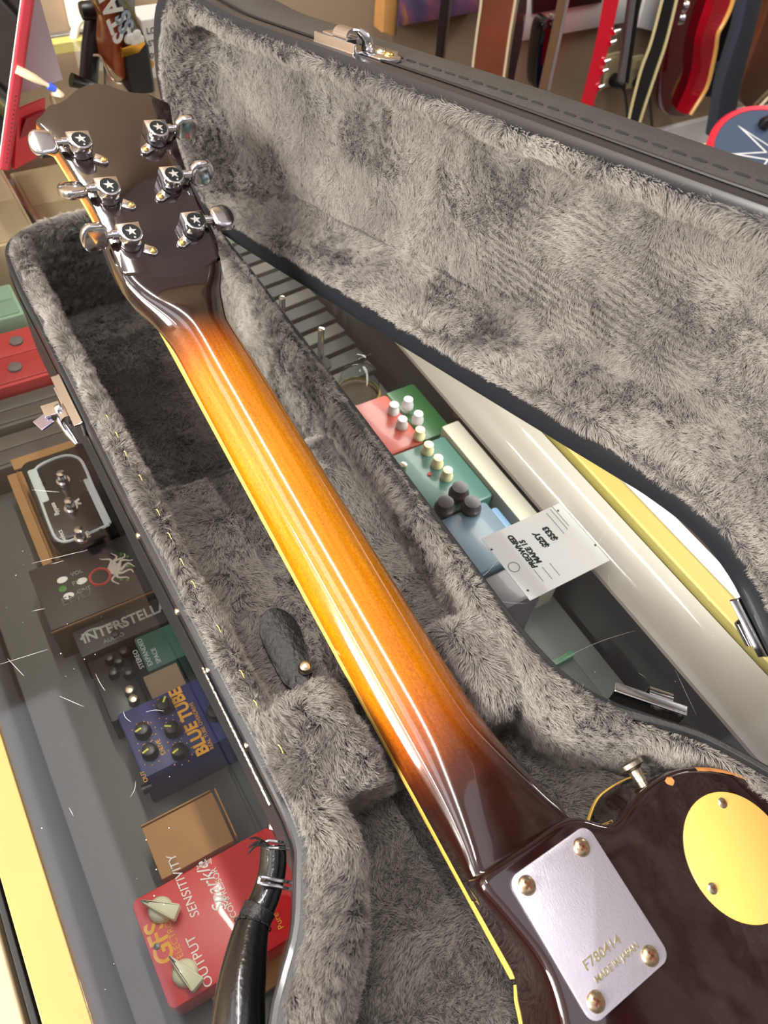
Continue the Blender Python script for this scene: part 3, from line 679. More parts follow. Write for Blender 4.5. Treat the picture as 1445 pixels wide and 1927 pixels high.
_pile('neck_cradle', field(np.r_[107.5, 108, np.linspace(108.3, 166.7, 44), 167, 167.5], lambda y: (52 + (y < 115) * 6, 203), zcradle, 80), (0, 0, 1), DENS * 1.1, 6, (-.2, -.2, 0), case, 5, swirl=1.5, lift=.75, tuft=.7)

# stitching on the plush roll and trim of the left wall
sm = MB(); y = 395; rq = random.Random(4)
while y > 122:
    x_ = 57.5 + rq.uniform(-.8, .8); sm.tube([(x_, y, -383.6), (x_ + .2, y - 1.6, -381.6), (x_ + .3, y - 3.6, -381.4), (x_ + .4, y - 5.2, -383.4)], .27, 5); y -= rq.uniform(15, 34)
o = sm.build('yellow_stitches', YTHREAD, case)
sm = MB(); y = 470
while y > 120:
    sm.tube([(53.0, y, -387.8), (53.0, y - 3.2, -387.5)], .45, 5); y -= 5
sm.build('black_stitches', THREAD, case)
for q in ((262, 998), (327, 1148), (398, 1262), (474, 1405)):
    c = at(*q, -395); i = np.argmin(np.abs(OUT[:, 1] - c[1]) + (OUT[:, 0] > 120) * 999)
    MB().lathe([(2.4, 0), (2.4, .6), (1.6, 1.5), (0, 1.8)], (OUT[i, 0], OUT[i, 1], -397), (-1, 0, .3), 14).build('rivet', STEEL, case)
# chrome wear strip on the left side
MB().box((43.2, 163, -397), (1.2, 84, 3.2), bev=.5).build('metal_strip', mat('worn_chrome_strip', (190, 188, 176), .2, 1., bump=.4, bscale=400), case)
# pull tab with snap
tabm = MB(); ol = cr([(80, 183), (80, 200), (82, 217), (90, 226), (99, 224), (104, 214), (102, 200), (97, 184), (92, 176), (84, 175)], 60, True)
Nn = normals2(ol)
def tabz(P): return -407.5 + 2.2 * sstep(180, 220, P[:, 1]) - .02 * (P[:, 0] - 90) ** 2 + lumps(P[:, 0], P[:, 1], .5, 7)
rs = []
for d in (0, -.6, 1.5, 4, 7.5): 
    Q = ol - Nn * max(d, 0); z = tabz(Q) + (0 if d < 0 else (-1.2 if d == 0 else 0)); rs.append(np.c_[Q, z])
tabm.rings([rs[0] - np.array([0, 0, 1.2])] + rs[:1] + rs[1:], True, True, True).build('pull_tab', LEATHER, case)
sc_ = at(578, 1288, -405)
MB().lathe([(4.2, 0), (4.2, .8), (3.4, 1.6), (3.2, 3.4), (2.2, 4.2), (0, 4.4)], (94, 183, -406.5), EZ, 22).build('snap', STEEL, case)

# latches
def latch(name, base, t, n, upv, L=44, kind=0):
    """base plate on the shell side; t along the rim, n outward, upv toward the mouth"""
    t, n, upv = map(unit, (t, n, upv)); b = np.array(base, float)
    q = MB().box(b + n * .9, (L, 1.8, 15), (t, n, upv), .8).build(name, CHROME, case)
    MB().box(b + n * 3.2 + upv * 6, (L, 6, 1.6), (t, n, upv), .5).build('flange', CHROME, q)
    MB().box(b + n * 6.5 + upv * -1 + t * 3, (L * .55, 1.8, 12), (t, n, upv), .8).build('cover', CHROME, q)
    MB().box(b + n * 3.6 + upv * -1 + t * 3, (L * .5, 5, 9), (t, n, upv), .5).build('spring_box', BLACK, q)
    # curled lever
    pr = [(2, 4), (6, 6.5), (10, 6.5), (12.5, 3), (12, -3), (9.5, -7)]
    pc = cr(pr, 16); rs = [[b + t * (s_ - L * .3) + n * a + upv * z_ for a, z_ in pc] + [b + t * (s_ - L * .3) + n * (a - 1.1) + upv * (z_ - .6) for a, z_ in pc[::-1]] for s_ in (0, 13)]
    MB().rings(rs, True, True, True).build('lever', CHROME, q)
    if kind:
        MB().tube([b + t * (-4) + n * 9 + upv * 2, b + t * -8 + n * 12 - upv * 2, b + t * -16 + n * 10 - upv * 8, b + t * -24 + n * 8 - upv * 12], [1.6, 2.6, 2.6, 1.4], 10).build('hook', CHROME, q)
        MB().box(b + t * 0 + n * 14 + upv * 2, (12, 12, 1.6), (t, n, upv), .6).build('thumb_plate', CHROME, q)
        MB().box(b + t * -6 + n * 22 - upv * 1, (11, 10, 1.6), (unit(t + n * .3), unit(n - t * .3 - upv * .2), upv), .6).build('thumb_tab', mat('blue_sheen_chrome', (190, 190, 225), .1, 1.), q)
        MB().lathe([(3, 0), (3, 5), (1.5, 6.5), (0, 6.6)], b + n * 10 + upv * 3 - t * 6, upv, 14).build('pivot', CHROME, q)
    return q
latch('latch', (44 - .6, 430, -399), (0, 1, 0), (-1, 0, 0), (0, 0, 1), 52, 1)
latch('latch', (245, 69.5, -399), (-.63, .74, 0), (.74, .63, 0), (0, 0, 1), 40)
# lid latches, carried to the opened lid
ll = latch('latch', lid((49.4, 425, -380)), lidv((0, 1, 0)), lidv((-1, 0, 0)), lidv((0, 0, -1)), 40)
bp0 = lid((49.8, 404, -372)); t_, n_, u_ = lidv((0, -1, 0)), lidv((-1, 0, 0)), lidv((0, 0, 1))
MB().prism([(-16, -9), (14, -9)] + [(14 + 8 * math.sin(a), -1 - 8 * math.cos(a)) for a in np.linspace(0, PI, 12)] + [(6, 15), (-16, 12)], bp0, t_, u_, n_, 2.2, .8).build('base_plate', CHROME, ll)
for a, b_ in ((4, 2), (12, 1)): MB().lathe([(3.4, 0), (3.2, .8), (2, 1.8), (0, 2)], bp0 + t_ * a + u_ * b_ + n_ * 2.2, n_, 16).build('rivet', BRASS if a > 5 else STEEL, ll)
MB().tube(cr([bp0 - t_ * 6 + n_ * 2, bp0 - t_ * 5 + n_ * 8 - u_ * 2, bp0 - t_ * 8 + n_ * 12 - u_ * 6], 12), [4, 4, 4, 3.8, 3.6, 3.4, 3.2, 3, 2.8, 2.6, 2.4, 2.2], 12).build('hook', CHROME, ll)
latch('latch', lid((248.5, 60, -381)), lidv((-.63, .74, 0)), lidv((.74, .63, 0)), lidv((0, 0, -1)), 34)

# handle with two wire rings
hp = [at(x, y, z) for x, y, z in ((514, 1592, -414), (512, 1640, -416), (498, 1690, -417), (474, 1745, -416), (458, 1830, -413), (450, 1900, -411), (450, 1990, -411))]
hp += [np.array([hp[-1][0] + 2, hp[-1][1] - 18, -412]), np.array([10, -10, -414.])]
hc_ = cr(hp, 60); rr = np.interp(np.linspace(0, 1, 60), [0, .04, .2, .24, .4, .6, .9, 1], [6.2, 6.6, 7.0, 7.8, 10.5, 12.3, 12, 9])
handle = MB().tube(hc_, rr, 24).build('handle', mat('glossy_black_vinyl', (10, 10, 11), .22, coat=.4, bump=.12, bscale=500), case)
i = 13; MB().tube([hc_[i - 1], hc_[i], hc_[i + 1], hc_[i + 2]], [rr[i] + .5] * 4, 24).build('band', mat('black_leather_band', (22, 22, 24), .4, bump=.3, bscale=500), handle)
sm = MB()
for k in (i - 1, i + 2):
    T = unit(hc_[k + 1] - hc_[k]); a = unit(np.cross(T, (0, 0, 1))); b_ = np.cross(T, a)
    for g in range(0, 16, 1):
        an = g / 16 * 2 * PI; p0 = hc_[k] + (a * math.cos(an) + b_ * math.sin(an)) * (rr[k] + .7); p1 = hc_[k] + (a * math.cos(an + .25) + b_ * math.sin(an + .25)) * (rr[k] + .7)
        sm.tube([p0, p1], .4, 5)
sm.build('stitches', THREAD, handle)
sm = MB(); q = at(505, 1592, -406)
for dx in ((-9, 3, 3), (-7, 6, 5), (-10, 1, 2), (-4, 2, 4)): sm.tube(cr([q, q + np.array(dx) * .5 + np.array([0, 2, 1]), q + np.array(dx)], 8), [.9, .8, .8, .7, .7, .6, .5, .3], 6)
sm.build('torn_thread', THREAD, handle)
for (xa, ya), (xb, yb) in (((500, 1588), (552, 1592)), ((488, 1656), (552, 1668))):
    a = at(xa, ya, -406); b_ = at(xb, yb, -412); d = unit(b_ - a); s_ = unit(np.cross(d, EZ)); L_ = np.linalg.norm(b_ - a)
    pts = [a - s_ * 0, a + d * 1 + s_ * 1.6, a + d * L_ * .5 + s_ * 1.4, b_ + s_ * 1.2, b_ - s_ * 1.2, a + d * L_ * .5 - s_ * 1.4, a + d * 1 - s_ * 1.6]
    MB().tube(cr(pts, 40, True), .9, 8, True).build('wire_ring', CHROME, handle)

# ---- lid
LSH = np.c_[6 * (1 - sstep(60, 120, OUT[:, 0])) * (1 - sstep(520, 600, OUT[:, 1])), 12 * sstep(585, 632, OUT[:, 1]) * (1 - sstep(110, 190, OUT[:, 0]))]     # its handle side sits a little inside the tray's outline
LR = np.maximum(sstep(100, 180, OUT[:, 0]), .8 * sstep(600, 630, OUT[:, 1]))
def lring(dl, dr_, z): return np.c_[OUT + LSH - NO * (dl + (dr_ - dl) * LR)[:, None], np.full(len(OUT), z)]
MB().rings([lid(lring(a, a, z)) for a, z in ((1.2, -380), (0, -378), (0, -360), (0, -336), (2.5, -330), (8, -328))], True, False, True).build('lid_shell', VINYLG, case)
MB().rings([lid(lring(a * .42 if a > 4 else a, a, z)) for a, z in ((17.5, -387), (15, -390.5), (3, -391.5), (-.6, -390), (-1.5, -386), (-1.2, -383), (.6, -380))], True).build('lid_rim_trim', TRIM, case)
MB().tube(lid(lring(-1.3, -1.3, -380)), .9, 6, True).build('lid_piping', BLACK, case)
sm = MB(); S = lring(-.25, -.25, -361); sel = [k for k in range(len(OUT)) if OUT[k, 0] < 100 and OUT[k, 1] < 445 and OUT[k, 1] > 60]
Sl = cr(lid(np.array([S[k] for k in sorted(sel, key=lambda k: -OUT[k, 1])])), 900)
for k in range(0, 880, 26): sm.tube(Sl[k:k + 19:3], [.4, .75, .75, .75, .75, .7, .4], 6)
sm.build('lid_stitches', THREAD, case)
lr = [lring(6, 16, -388), lring(6.5, 16.5, -390), lring(8.5, 18, -391), lring(11.5, 20.5, -390.5), lring(14, 22.5, -388), lring(15.5, 24, -383), lring(16.5, 26, -372), lring(19, 29, -360), lring(25, 34, -352.5), lring(33, 41, -350)]
UPL = lidv((0, 0, -1))
def lflow(P):
    n = vnoise(P / 40., 61)[:, None]; return lidv((1, 0, 0)) * .4 + lidv((0, -1, 0)) * (.25 + n * .8)
lining('lid_wall_lining', bump_rings(subdiv_rings(lr, 2), .8, 26.), lid, UPL, DENS * 1.1, 5.0, lflow, case, 6, swirl=.6, lift=.7, tuft=.45, rad=.09)
linner = OUT + LSH - NO * (25 + 7 * LR)[:, None]
def zlid(x, y):
    z = -350 - 1.0 + lumps(x, y, 2.6, 34, 1) + lumps(x, y, 1.3, 13, 2)
    dents = np.zeros_like(x)
    for cx, cy, r_, a_ in ((170, 345, 5, 4.5), (172, 368, 4, 3), (176, 395, 4, 2.5), (150, 300, 5, 1.5), (120, 470, 6, 2.5), (95, 480, 5, 2.5), (140, 500, 6, 2), (110, 430, 6, 2)):
        dents += a_ * np.exp(-(((x - cx) / (r_ * 1.6)) ** 2 + ((y - cy) / r_) ** 2))
    rid = .95 * np.sin((x + y * .12) * 1.3 + 1.5 * vnoise(np.stack([x / 18, y / 18, x * 0], 1), 5)) * sstep(330, 290, y) * sstep(150, 180, y) * sstep(90, 105, x) * (1 - sstep(150, 175, x))
    seam = 2.2 * np.exp(-((x - 176 + 3 * np.sin(y / 30)) / 2.2) ** 2) * (1 - sstep(440, 500, y))
    return z + dents - rid + seam
_pile('lid_floor_lining', field(np.linspace(-365, 624, 338), lambda y: span(linner, y) or (120, 130), zlid, 110, lid), UPL, DENS * 1.25, 4.0, lambda P: lidv((.5, -.35, 0)) + .8 * lidv((0, -1, 0)) * vnoise(P / 30., 62)[:, None], case, 7, swirl=.8, lift=.5, tuft=.36, rad=.085)
print('FUR', FACES_TOTAL)

# ================================================================== GUITAR
U = np.array([0.01711819, -0.98482506, -0.1727037]); Vv = np.array([0.98925242, 0.04176817, -0.14012516]); Ww = np.array([0.14521229, -0.16844886, 0.97495557])
U = unit(U); Vv = unit(Vv - U * (U @ Vv)); Ww = np.cross(U, Vv)
GO = np.array([142.51, 3.18, -382.54]); gw = W(GO)
GM = Matrix(((U[0], Vv[0], Ww[0], gw[0]), (U[1], Vv[1], Ww[1], gw[1]), (U[2], Vv[2], Ww[2], gw[2]), (0, 0, 0, 1)))
gt = empty('electric_guitar', None, GM)
tag(gt, 'dark sunburst electric guitar lying face down in the case, amber neck and dark brown headstock', 'electric guitar')
def g(u, v, w): return GO + U * u + Vv * v + Ww * w
def gA(A): A = np.asarray(A, float); return GO + A[:, :1] * U + A[:, 1:2] * Vv + A[:, 2:3] * Ww
def Gp(px, py, ww=0.):
    r = px_ray(px, py); t = (GO @ Ww + ww) / (r @ Ww); P = r * t - GO; return np.array([P @ U, P @ Vv])
LAQ = mat('brown_black_lacquer', (30, 12, 11), .06, coat=1., spec=.6)
LAQH = mat('headstock_lacquer', (28, 17, 16), .07, coat=1., spec=.6)
SIDE = mat('amber_wood_side', (150, 88, 34), .2, coat=1., var=.2, vscale=60)
# neck sunburst: amber in the middle, brown towards both ends and the edges
m, nt, b = principled('sunburst_neck'); NECK = m
b.inputs['Roughness'].default_value = .12; b.inputs['Coat Weight'].default_value = 1; b.inputs['Coat Roughness'].default_value = .03
tc = nt.nodes.new('ShaderNodeTexCoord'); sx = nt.nodes.new('ShaderNodeSeparateXYZ'); nt.links.new(tc.outputs['Object'], sx.inputs[0])
n1 = nt.nodes.new('ShaderNodeTexNoise'); n1.inputs['Scale'].default_value = 22; nt.links.new(tc.outputs['Object'], n1.inputs['Vector'])
ad = nt.nodes.new('ShaderNodeMath'); ad.operation = 'MULTIPLY_ADD'; nt.links.new(n1.outputs[0], ad.inputs[0]); ad.inputs[1].default_value = .02; nt.links.new(sx.outputs[0], ad.inputs[2])
# edges turn brown sooner
ab = nt.nodes.new('ShaderNodeMath'); ab.operation = 'ABSOLUTE'; nt.links.new(sx.outputs[1], ab.inputs[0])
mr = nt.nodes.new('ShaderNodeMapRange'); nt.links.new(ad.outputs[0], mr.inputs[0]); mr.inputs[1].default_value = -.45; mr.inputs[2].default_value = -.03
rp = ramp(nt, [(0, (28, 17, 16)), (.125, (34, 18, 15)), (.18, (136, 68, 12)), (.235, (172, 102, 8)), (.40, (190, 119, 12)), (.62, (188, 117, 10)), (.77, (176, 102, 10)), (.83, (146, 74, 14)), (.885, (76, 34, 16)), (.92, (44, 20, 16)), (1, (34, 14, 11))])
nt.links.new(mr.outputs[0], rp.inputs[0])
mp = nt.nodes.new('ShaderNodeMapping'); mp.inputs['Scale'].default_value = (9, 260, 260); nt.links.new(tc.outputs['Object'], mp.inputs[0])
n2 = nt.nodes.new('ShaderNodeTexNoise'); n2.inputs['Scale'].default_value = 1.6; n2.inputs['Detail'].default_value = 6; nt.links.new(mp.outputs[0], n2.inputs['Vector'])
n3 = nt.nodes.new('ShaderNodeTexNoise'); n3.inputs['Scale'].default_value = 700; nt.links.new(tc.outputs['Object'], n3.inputs['Vector'])
mm = nt.nodes.new('ShaderNodeMath'); mm.operation = 'ADD'; nt.links.new(n2.outputs[0], mm.inputs[0]); nt.links.new(n3.outputs[0], mm.inputs[1])
r2 = ramp(nt, [(.35, (206, 196, 180)), (.65, (255, 255, 255))]); hf = nt.nodes.new('ShaderNodeMath'); hf.operation = 'MULTIPLY'; hf.inputs[1].default_value = .5
nt.links.new(mm.outputs[0], hf.inputs[0]); nt.links.new(hf.outputs[0], r2.inputs[0])
mx = nt.nodes.new('ShaderNodeMix'); mx.data_type = 'RGBA'; mx.blend_type = 'MULTIPLY'; mx.inputs[0].default_value = 1
nt.links.new(rp.outputs[0], mx.inputs[6]); nt.links.new(r2.outputs[0], mx.inputs[7]); nt.links.new(mx.outputs[2], b.inputs['Base Color'])

HA = math.radians(9.5); HU = -math.cos(HA) * U + math.sin(HA) * Ww; HN = math.cos(HA) * Ww + math.sin(HA) * U; HQ = g(-426, 0, -22)
def hd(h, v, n=0.): return HQ + HU * h + Vv * v + HN * n
def GHp(px, py, n=0.):
    Q = HQ + HN * n; r = px_ray(px, py); t = (Q @ HN) / (r @ HN); P = r * t - Q; return np.array([P @ HU, P @ Vv])
def section(u, vl, vr, wc, wb, e, nq=33):
    P = []; hb = 21 + (u + 426) * 6.4 / 430 + .6; heel_ = sstep(-110, -80, u)
    vl0 = vl + (-hb - vl) * heel_; vr0 = vr + (hb - vr) * heel_
    for q in np.linspace(0, PI, nq):
        x = math.cos(q); y = math.sin(q)
        k = abs(y) ** e; l_ = vl0 + (vl - vl0) * k; r_ = vr0 + (vr - vr0) * k
        P.append((u, (l_ + r_) / 2 + (r_ - l_) / 2 * math.copysign(abs(x) ** e, x), wb + (wc - wb) * k))
    P.append((u, vl0, wb - .01)); P.append((u, vr0, wb - .01)); return P
tH = math.tan(HA)
secs = []
for u_, vl, vr, wc, wb, e in [(-478, -36, 37.5, 0, 0, .3), (-462, -37, 36.5, 0, 0, .35), (-450, -36.5, 35.0, 0, 0, .3), (-440, -35, 32, 0, 0, .34), (-429, -31, 27, 0, 0, .45), (-416, -26.5, 23.5, -20.2, -36.5, .68), (-404, -23, 21.8, -20.2, -38.5, .85), (-390, -21.8, 21.6, -20, -39, .9),
                        (-350, -22.6, 22.6, -20, -39, .9), (-250, -24.2, 24.2, -20, -39, .9), (-150, -25.8, 25.8, -19.6, -39, .9), (-118, -26.4, 26.4, -19.2, -39, .88), (-100, -26.8, 26.8, -18.6, -39, .8), (-88, -27, 27.2, -17.8, -39, .66), (-76, -27.6, 27.8, -16.8, -39, .52), (-64, -28.6, 29, -16, -39, .4), (-52, -30, 30.5, -15.4, -39, .3), (-42, -32, 33, -15, -39, .24), (-30, -33, 35, -15, -39, .2)]:
    if u_ <= -428:
        wc = -22 + (-426 - u_) * tH - .05; wb = wc - 13.5 - (2 if u_ > -435 else 0)
    secs.append(gA(section(u_, vl, vr, wc, wb, e)))
def catsecs(S, k=5):
    S = np.array(S); o = []
    for i in range(len(S) - 1):
        p0 = S[max(i - 1, 0)]; p1 = S[i]; p2 = S[i + 1]; p3 = S[min(i + 2, len(S) - 1)]
        for t in np.linspace(0, 1, k, endpoint=False): o.append(.5 * (2 * p1 + (p2 - p0) * t + (2 * p0 - 5 * p1 + 4 * p2 - p3) * t * t + (3 * p1 - p0 - 3 * p2 + p3) * t ** 3))
    o.append(S[-1]); return o
neck = MB().rings(catsecs(secs), True, True, True).build('neck', NECK, gt)
# fingerboard under the neck with cream binding
def strip(name, ol, w0, h, m_, bev=0.): return MB().prism(ol, g(0, 0, w0), U, Vv, Ww, h, bev).build(name, m_, gt)
strip('fingerboard', [(-426, -20.4), (-426, 20.4), (6, 26.2), (6, -26.2)], -44, 5.2, mat('rosewood', (48, 28, 20), .5))
for s_ in (-1, 1): strip('fingerboard_binding', [(-426, 20.5 * s_), (-426, 21.8 * s_), (7, 27.8 * s_), (7, 26.3 * s_)], -44, 5.0, CREAM, .3)
# headstock
hpx = [(66, 226), (72, 222), (82, 212), (89, 200), (95, 196), (107, 195), (124, 186), (142, 169), (164, 159), (185, 156), (204, 159), (226, 168), (249, 174), (277, 175), (291, 182), (306, 189), (320, 194), (323, 217), (334, 270), (360, 351), (389, 406), (413, 460), (411, 492)]
HO = [GHp(*q) for q in hpx] + [np.array([22, 33.]), np.array([15, 20.]), np.array([12, 0.]), np.array([15, -22.]), np.array([21, -36.])] + [GHp(225, 500), GHp(208, 463), GHp(178, 392), GHp(140, 328), GHp(103, 268), GHp(80, 240)]
HO = np.array(HO); 
Hsm = []
for a, b_ in zip(HO, np.roll(HO, -1, 0)):
    for t in (0, .25, .5, .75): Hsm.append(a + (b_ - a) * t)
Hsm = np.array(Hsm)
for _ in range(2): Hsm = .5 * Hsm + .25 * (np.roll(Hsm, 1, 0) + np.roll(Hsm, -1, 0))
head = MB().prism(Hsm, HQ - HN * 3.2, HU, Vv, HN, 3.2, .8).build('headstock', LAQH, gt)
MB().prism(Hsm, HQ - HN * 11.5, HU, Vv, HN, 8.3, 0).build('core', SIDE, head)
MB().prism(Hsm, HQ - HN * 14, HU, Vv, HN, 2.6, .5).build('face_veneer', LAQ, head)
MB().tube([hd(a, b_, -11.4) for a, b_ in Hsm], .7, 6, True).build('edge_binding', CREAM, head)
# tuners
STAR = mat('silver_star', (235, 235, 235), .25, .8)
def tuner(px, py, side, ang, px2, bw=10., bl=19.):
    H = 11.; c = GHp(px, py, H); h0, v0 = c
    root = MB()
    ol = [(7.6, -7.6), (7.6, 7.6)] + [(7.4 * math.sin(t), 7.6 * math.cos(t)) for t in np.linspace(0, -PI, 19)]
    ol = [(a, b_) for a, b_ in ol]
    root.prism(ol, hd(h0, v0, 0), HU, Vv, HN, H, .9)
    # base flange ear toward the middle of the headstock
    q = root.build('tuner', CHROME, gt)
    e0 = np.array([h0 - 6.5, v0 - side * 7.]); e1 = np.array([h0 - 9.5, v0 - side * 12.])
    dd = unit(e1 - e0); nn_ = np.array([-dd[1], dd[0]])
    ear = [e0 + nn_ * 3.6] + [e1 + 3.2 * (dd * math.cos(t) + nn_ * math.sin(t)) for t in np.linspace(PI / 2, -PI / 2, 13)] + [e0 - nn_ * 3.6]
    MB().prism(ear, hd(0, 0, 0), HU, Vv, HN, 2.0, .5).build('mounting_ear', CHROME, q)
    s_ = MB().lathe([(2.3, 0), (2.3, .6), (1.4, 1.3), (0, 1.5)], hd(e1[0], e1[1], 2), HN, 14).build('screw', BRASS, q)
    MB().lathe([(5.9, 0), (5.9, .35), (0, .36)], hd(h0, v0, H), HN, 28).build('black_disc', mat('black_enamel_disc', (10, 18, 22), .3), q)
    st = [((3.7 if k % 2 == 0 else 1.5) * math.cos(k * PI / 5 + .08), (3.7 if k % 2 == 0 else 1.5) * math.sin(k * PI / 5 + .08)) for k in range(10)]
    MB().prism(st, hd(h0, v0, H + .3), HU, Vv, HN, .5).build('star', STAR, q)
    MB().lathe([(.7, 0), (.7, .2)], hd(h0 - 4.7, v0 + .6, H + .3), HN, 10).build('registered_mark', GREYI, q)
    # shaft and button
    a = hd(h0 + 3.2, v0 + side * 7, 6.2); ln = px2
    MB().tube([a, a + Vv * side * 4, a + Vv * side * 4.1, a + Vv * side * ln], [3.2, 3.2, 2.4, 2.4], 16).build('shaft', CHROME, q)
    cb = a + Vv * side * (ln - 1)
    e1_ = HU * math.cos(ang) + HN * math.sin(ang); e2_ = -HU * math.sin(ang) + HN * math.cos(ang); sv = Vv * side
    ol = [(0, -5.5), (3.5, -8.6)] + [(10.5 + 6.5 * math.sin(t), -9.4 * math.cos(t)) for t in np.linspace(0, PI, 17)] + [(3.5, 8.6), (0, 5.5)]
    P = np.array(ol); N2 = normals2(P)
    def rg(d, z): return [cb + sv * x + e1_ * y + e2_ * z for x, y in P - N2 * d]
    rs = [rg(2.4, -3.1), rg(.5, -2.5), rg(0, -1.8), rg(0, 1.8), rg(.5, 2.5), rg(2.4, 3.1)]
    MB().rings(rs, True, True, True).build('button', CHROME, q)
    return q
tuner(152, 262, -1, .15, 9); tuner(205, 349, -1, -.45, 8); tuner(247, 436, -1, 1.2, 8)
tuner(298, 240, 1, 1.5, 8); tuner(327, 328, 1, 1.35, 8); tuner(368, 414, 1, .0, 8)

# body
vis = [Gp(*p) for p in ((897, 1654), (930, 1628), (970, 1601), (1010, 1575), (1045, 1548), (1068, 1536), (1092, 1533), (1120, 1542), (1148, 1551), (1170, 1538), (1192, 1508), (1225, 1472), (1262, 1450), (1300, 1440), (1345, 1441), (1390, 1451), (1445, 1476))]
visl = [Gp(*p) for p in ((1058, 1927), (1047, 1880), (1030, 1832), (1008, 1795), (975, 1755), (940, 1712), (910, 1680))]
print('VIS', [tuple(np.round(p, 1)) for p in vis], [tuple(np.round(p, 1)) for p in visl])
B = cr(vis + [np.array(p) for p in ((40, 150), (72, 152), (112, 144), (150, 132), (188, 130), (238, 150), (290, 168), (340, 162), (380, 126), (402, 66), (407, 0), (402, -66),
        (380, -128), (340, -164), (290, -170), (238, -152), (188, -130), (150, -130), (112, -142), (84, -140), (66, -122), (60, -98), (62, -78), (56, -60), (42, -47))] + visl, 520, True)
for _ in range(5): B = .5 * B + .25 * (np.roll(B, 1, 0) + np.roll(B, -1, 0))
NB = normals2(B); hornw = np.exp(-((B[:, 0] + 26) / 22) ** 2) * sstep(44, 70, B[:, 1]) * (1 - sstep(110, 135, B[:, 1]))
lcut = (1 - sstep(4, 16, B[:, 0])) * (1 - sstep(-26, -14, B[:, 1]))
def br(d, w, f=0.):
    P = B - NB * d; P = P + NB * (hornw * 6 * f)[:, None]; P[:, 1] += lcut * f * (-27.3 - P[:, 1]); return gA(np.c_[P, np.full(len(P), w)])
body = MB().rings([br(4.4, 0), br(3, -.15), br(1.7, -.8), br(.7, -2), br(.1, -4.5), br(0, -10, .1), br(0, -20, .4), br(0, -30, .8), br(0, -38.4, 1)], True, True, True).build('body', LAQ, gt)
i0 = next(k for k in range(len(B)) if B[k, 1] > 36); sel = [k for k in range(i0, len(B)) if not (B[k, 0] < 7 and B[k, 1] < 0)]
MB().rings([[r_[k] for k in sel] for r_ in (br(.3, -38.4, 1), br(-.5, -38.5, 1), br(-.6, -40.6, 1), br(.4, -41.2, 1), br(2, -41.4, 1))], False).build('body_binding', CREAM, gt)
BARE = mat('bare_worn_wood', (196, 132, 70), .6, var=.25, vscale=200)
def blob(cx, cy, rx, ry, w, seed, nq=20):
    rs_ = np.random.RandomState(seed); rr_ = .75 + .4 * rs_.rand(nq); rr_ = (rr_ + np.roll(rr_, 1)) / 2
    return [(cx + rx * r_ * math.cos(t), cy + ry * r_ * math.sin(t)) for r_, t in zip(rr_, np.linspace(0, 2 * PI, nq, endpoint=False))]
c = Gp(1260, 1470); MB().prism(blob(c[0], c[1], 2.2, 2.6, 0, 4), g(0, 0, -.05), U, Vv, Ww, .15).build('paint_chip', BARE, gt)
c = Gp(939, 1655); MB().prism(blob(c[0], c[1], 3.2, 1.9, 0, 5), g(0, 0, -1.2), U, Vv, Ww, .9, .3).build('paint_chip', BARE, gt)
idx = [k for k in range(len(B)) if B[k, 0] < 12 and B[k, 1] > 100 and B[k, 1] < 152]; idx.sort(key=lambda k: B[k, 1])
rs_ = np.random.RandomState(2); jw = np.convolve(rs_.rand(len(idx) + 6), np.ones(7) / 7, 'valid')
row = []
for a_, (d, w) in enumerate(((3.6, .0), (1.7, -.8), (.7, -2), (.1, -4.5))):
    r_ = br(d + (.0), w); row.append([r_[k] + Ww * .12 - (U * NB[k, 0] + Vv * NB[k, 1]) * (jw[i_] * 3 - 1.5 if a_ == 0 else 0) + (U * NB[k, 0] + Vv * NB[k, 1]) * .1 for i_, k in enumerate(idx)])
MB().rings(row, False).build('worn_edge', BARE, gt)
# neck plate
pl = [(x * 1, y * 1) for x, y in rrect(-32, 32, -25.2, 25.2, 5.5, 6)]
m, nt, b = principled('scratched_chrome_plate'); PLM = m; b.inputs['Metallic'].default_value = .7; b.inputs['Base Color'].default_value = (*s2l((208, 204, 218)), 1); b.inputs['Roughness'].default_value = .32  # pale violet part-metal base puts reflected ceiling into the colour; scratches are bump
tc = nt.nodes.new('ShaderNodeTexCoord'); n = nt.nodes.new('ShaderNodeTexNoise'); n.inputs['Scale'].default_value = 420; n.inputs['Detail'].default_value = 8; n.inputs['Distortion'].default_value = 3
mp = nt.nodes.new('ShaderNodeMapping'); mp.inputs['Scale'].default_value = (.5, 1.6, 1); mp.inputs['Rotation'].default_value = (0, 0, .5); nt.links.new(tc.outputs['Object'], mp.inputs[0]); nt.links.new(mp.outputs[0], n.inputs['Vector'])
bp = nt.nodes.new('ShaderNodeBump'); bp.inputs['Strength'].default_value = .35; bp.inputs['Distance'].default_value = .0004; nt.links.new(n.outputs[0], bp.inputs['Height']); nt.links.new(bp.outputs[0], b.inputs['Normal'])
PC = (-.5, .4)
plate = MB().prism([(a + PC[0], b_ + PC[1]) for a, b_ in pl], g(0, 0, .1), U, Vv, Ww, 1.6, .45).build('neck_plate', PLM, gt)
ENG = mat('engraved_gilt', (196, 186, 148), .35, .9)
def gtext(s_, u_, v_, size, **k): return text('engraving', s_, g(u_, v_, 1.72), Vv, -U, size, ENG, plate, lift=.12, **k)
gtext('F780414', 14.5, -14.6, 4.3, cond=1.12, bold=.06); gtext('MADE IN JAPAN', 20.6, -13.2, 3.1, bold=.05, cond=.92)
RUST = mat('rust', (84, 44, 24), .85)
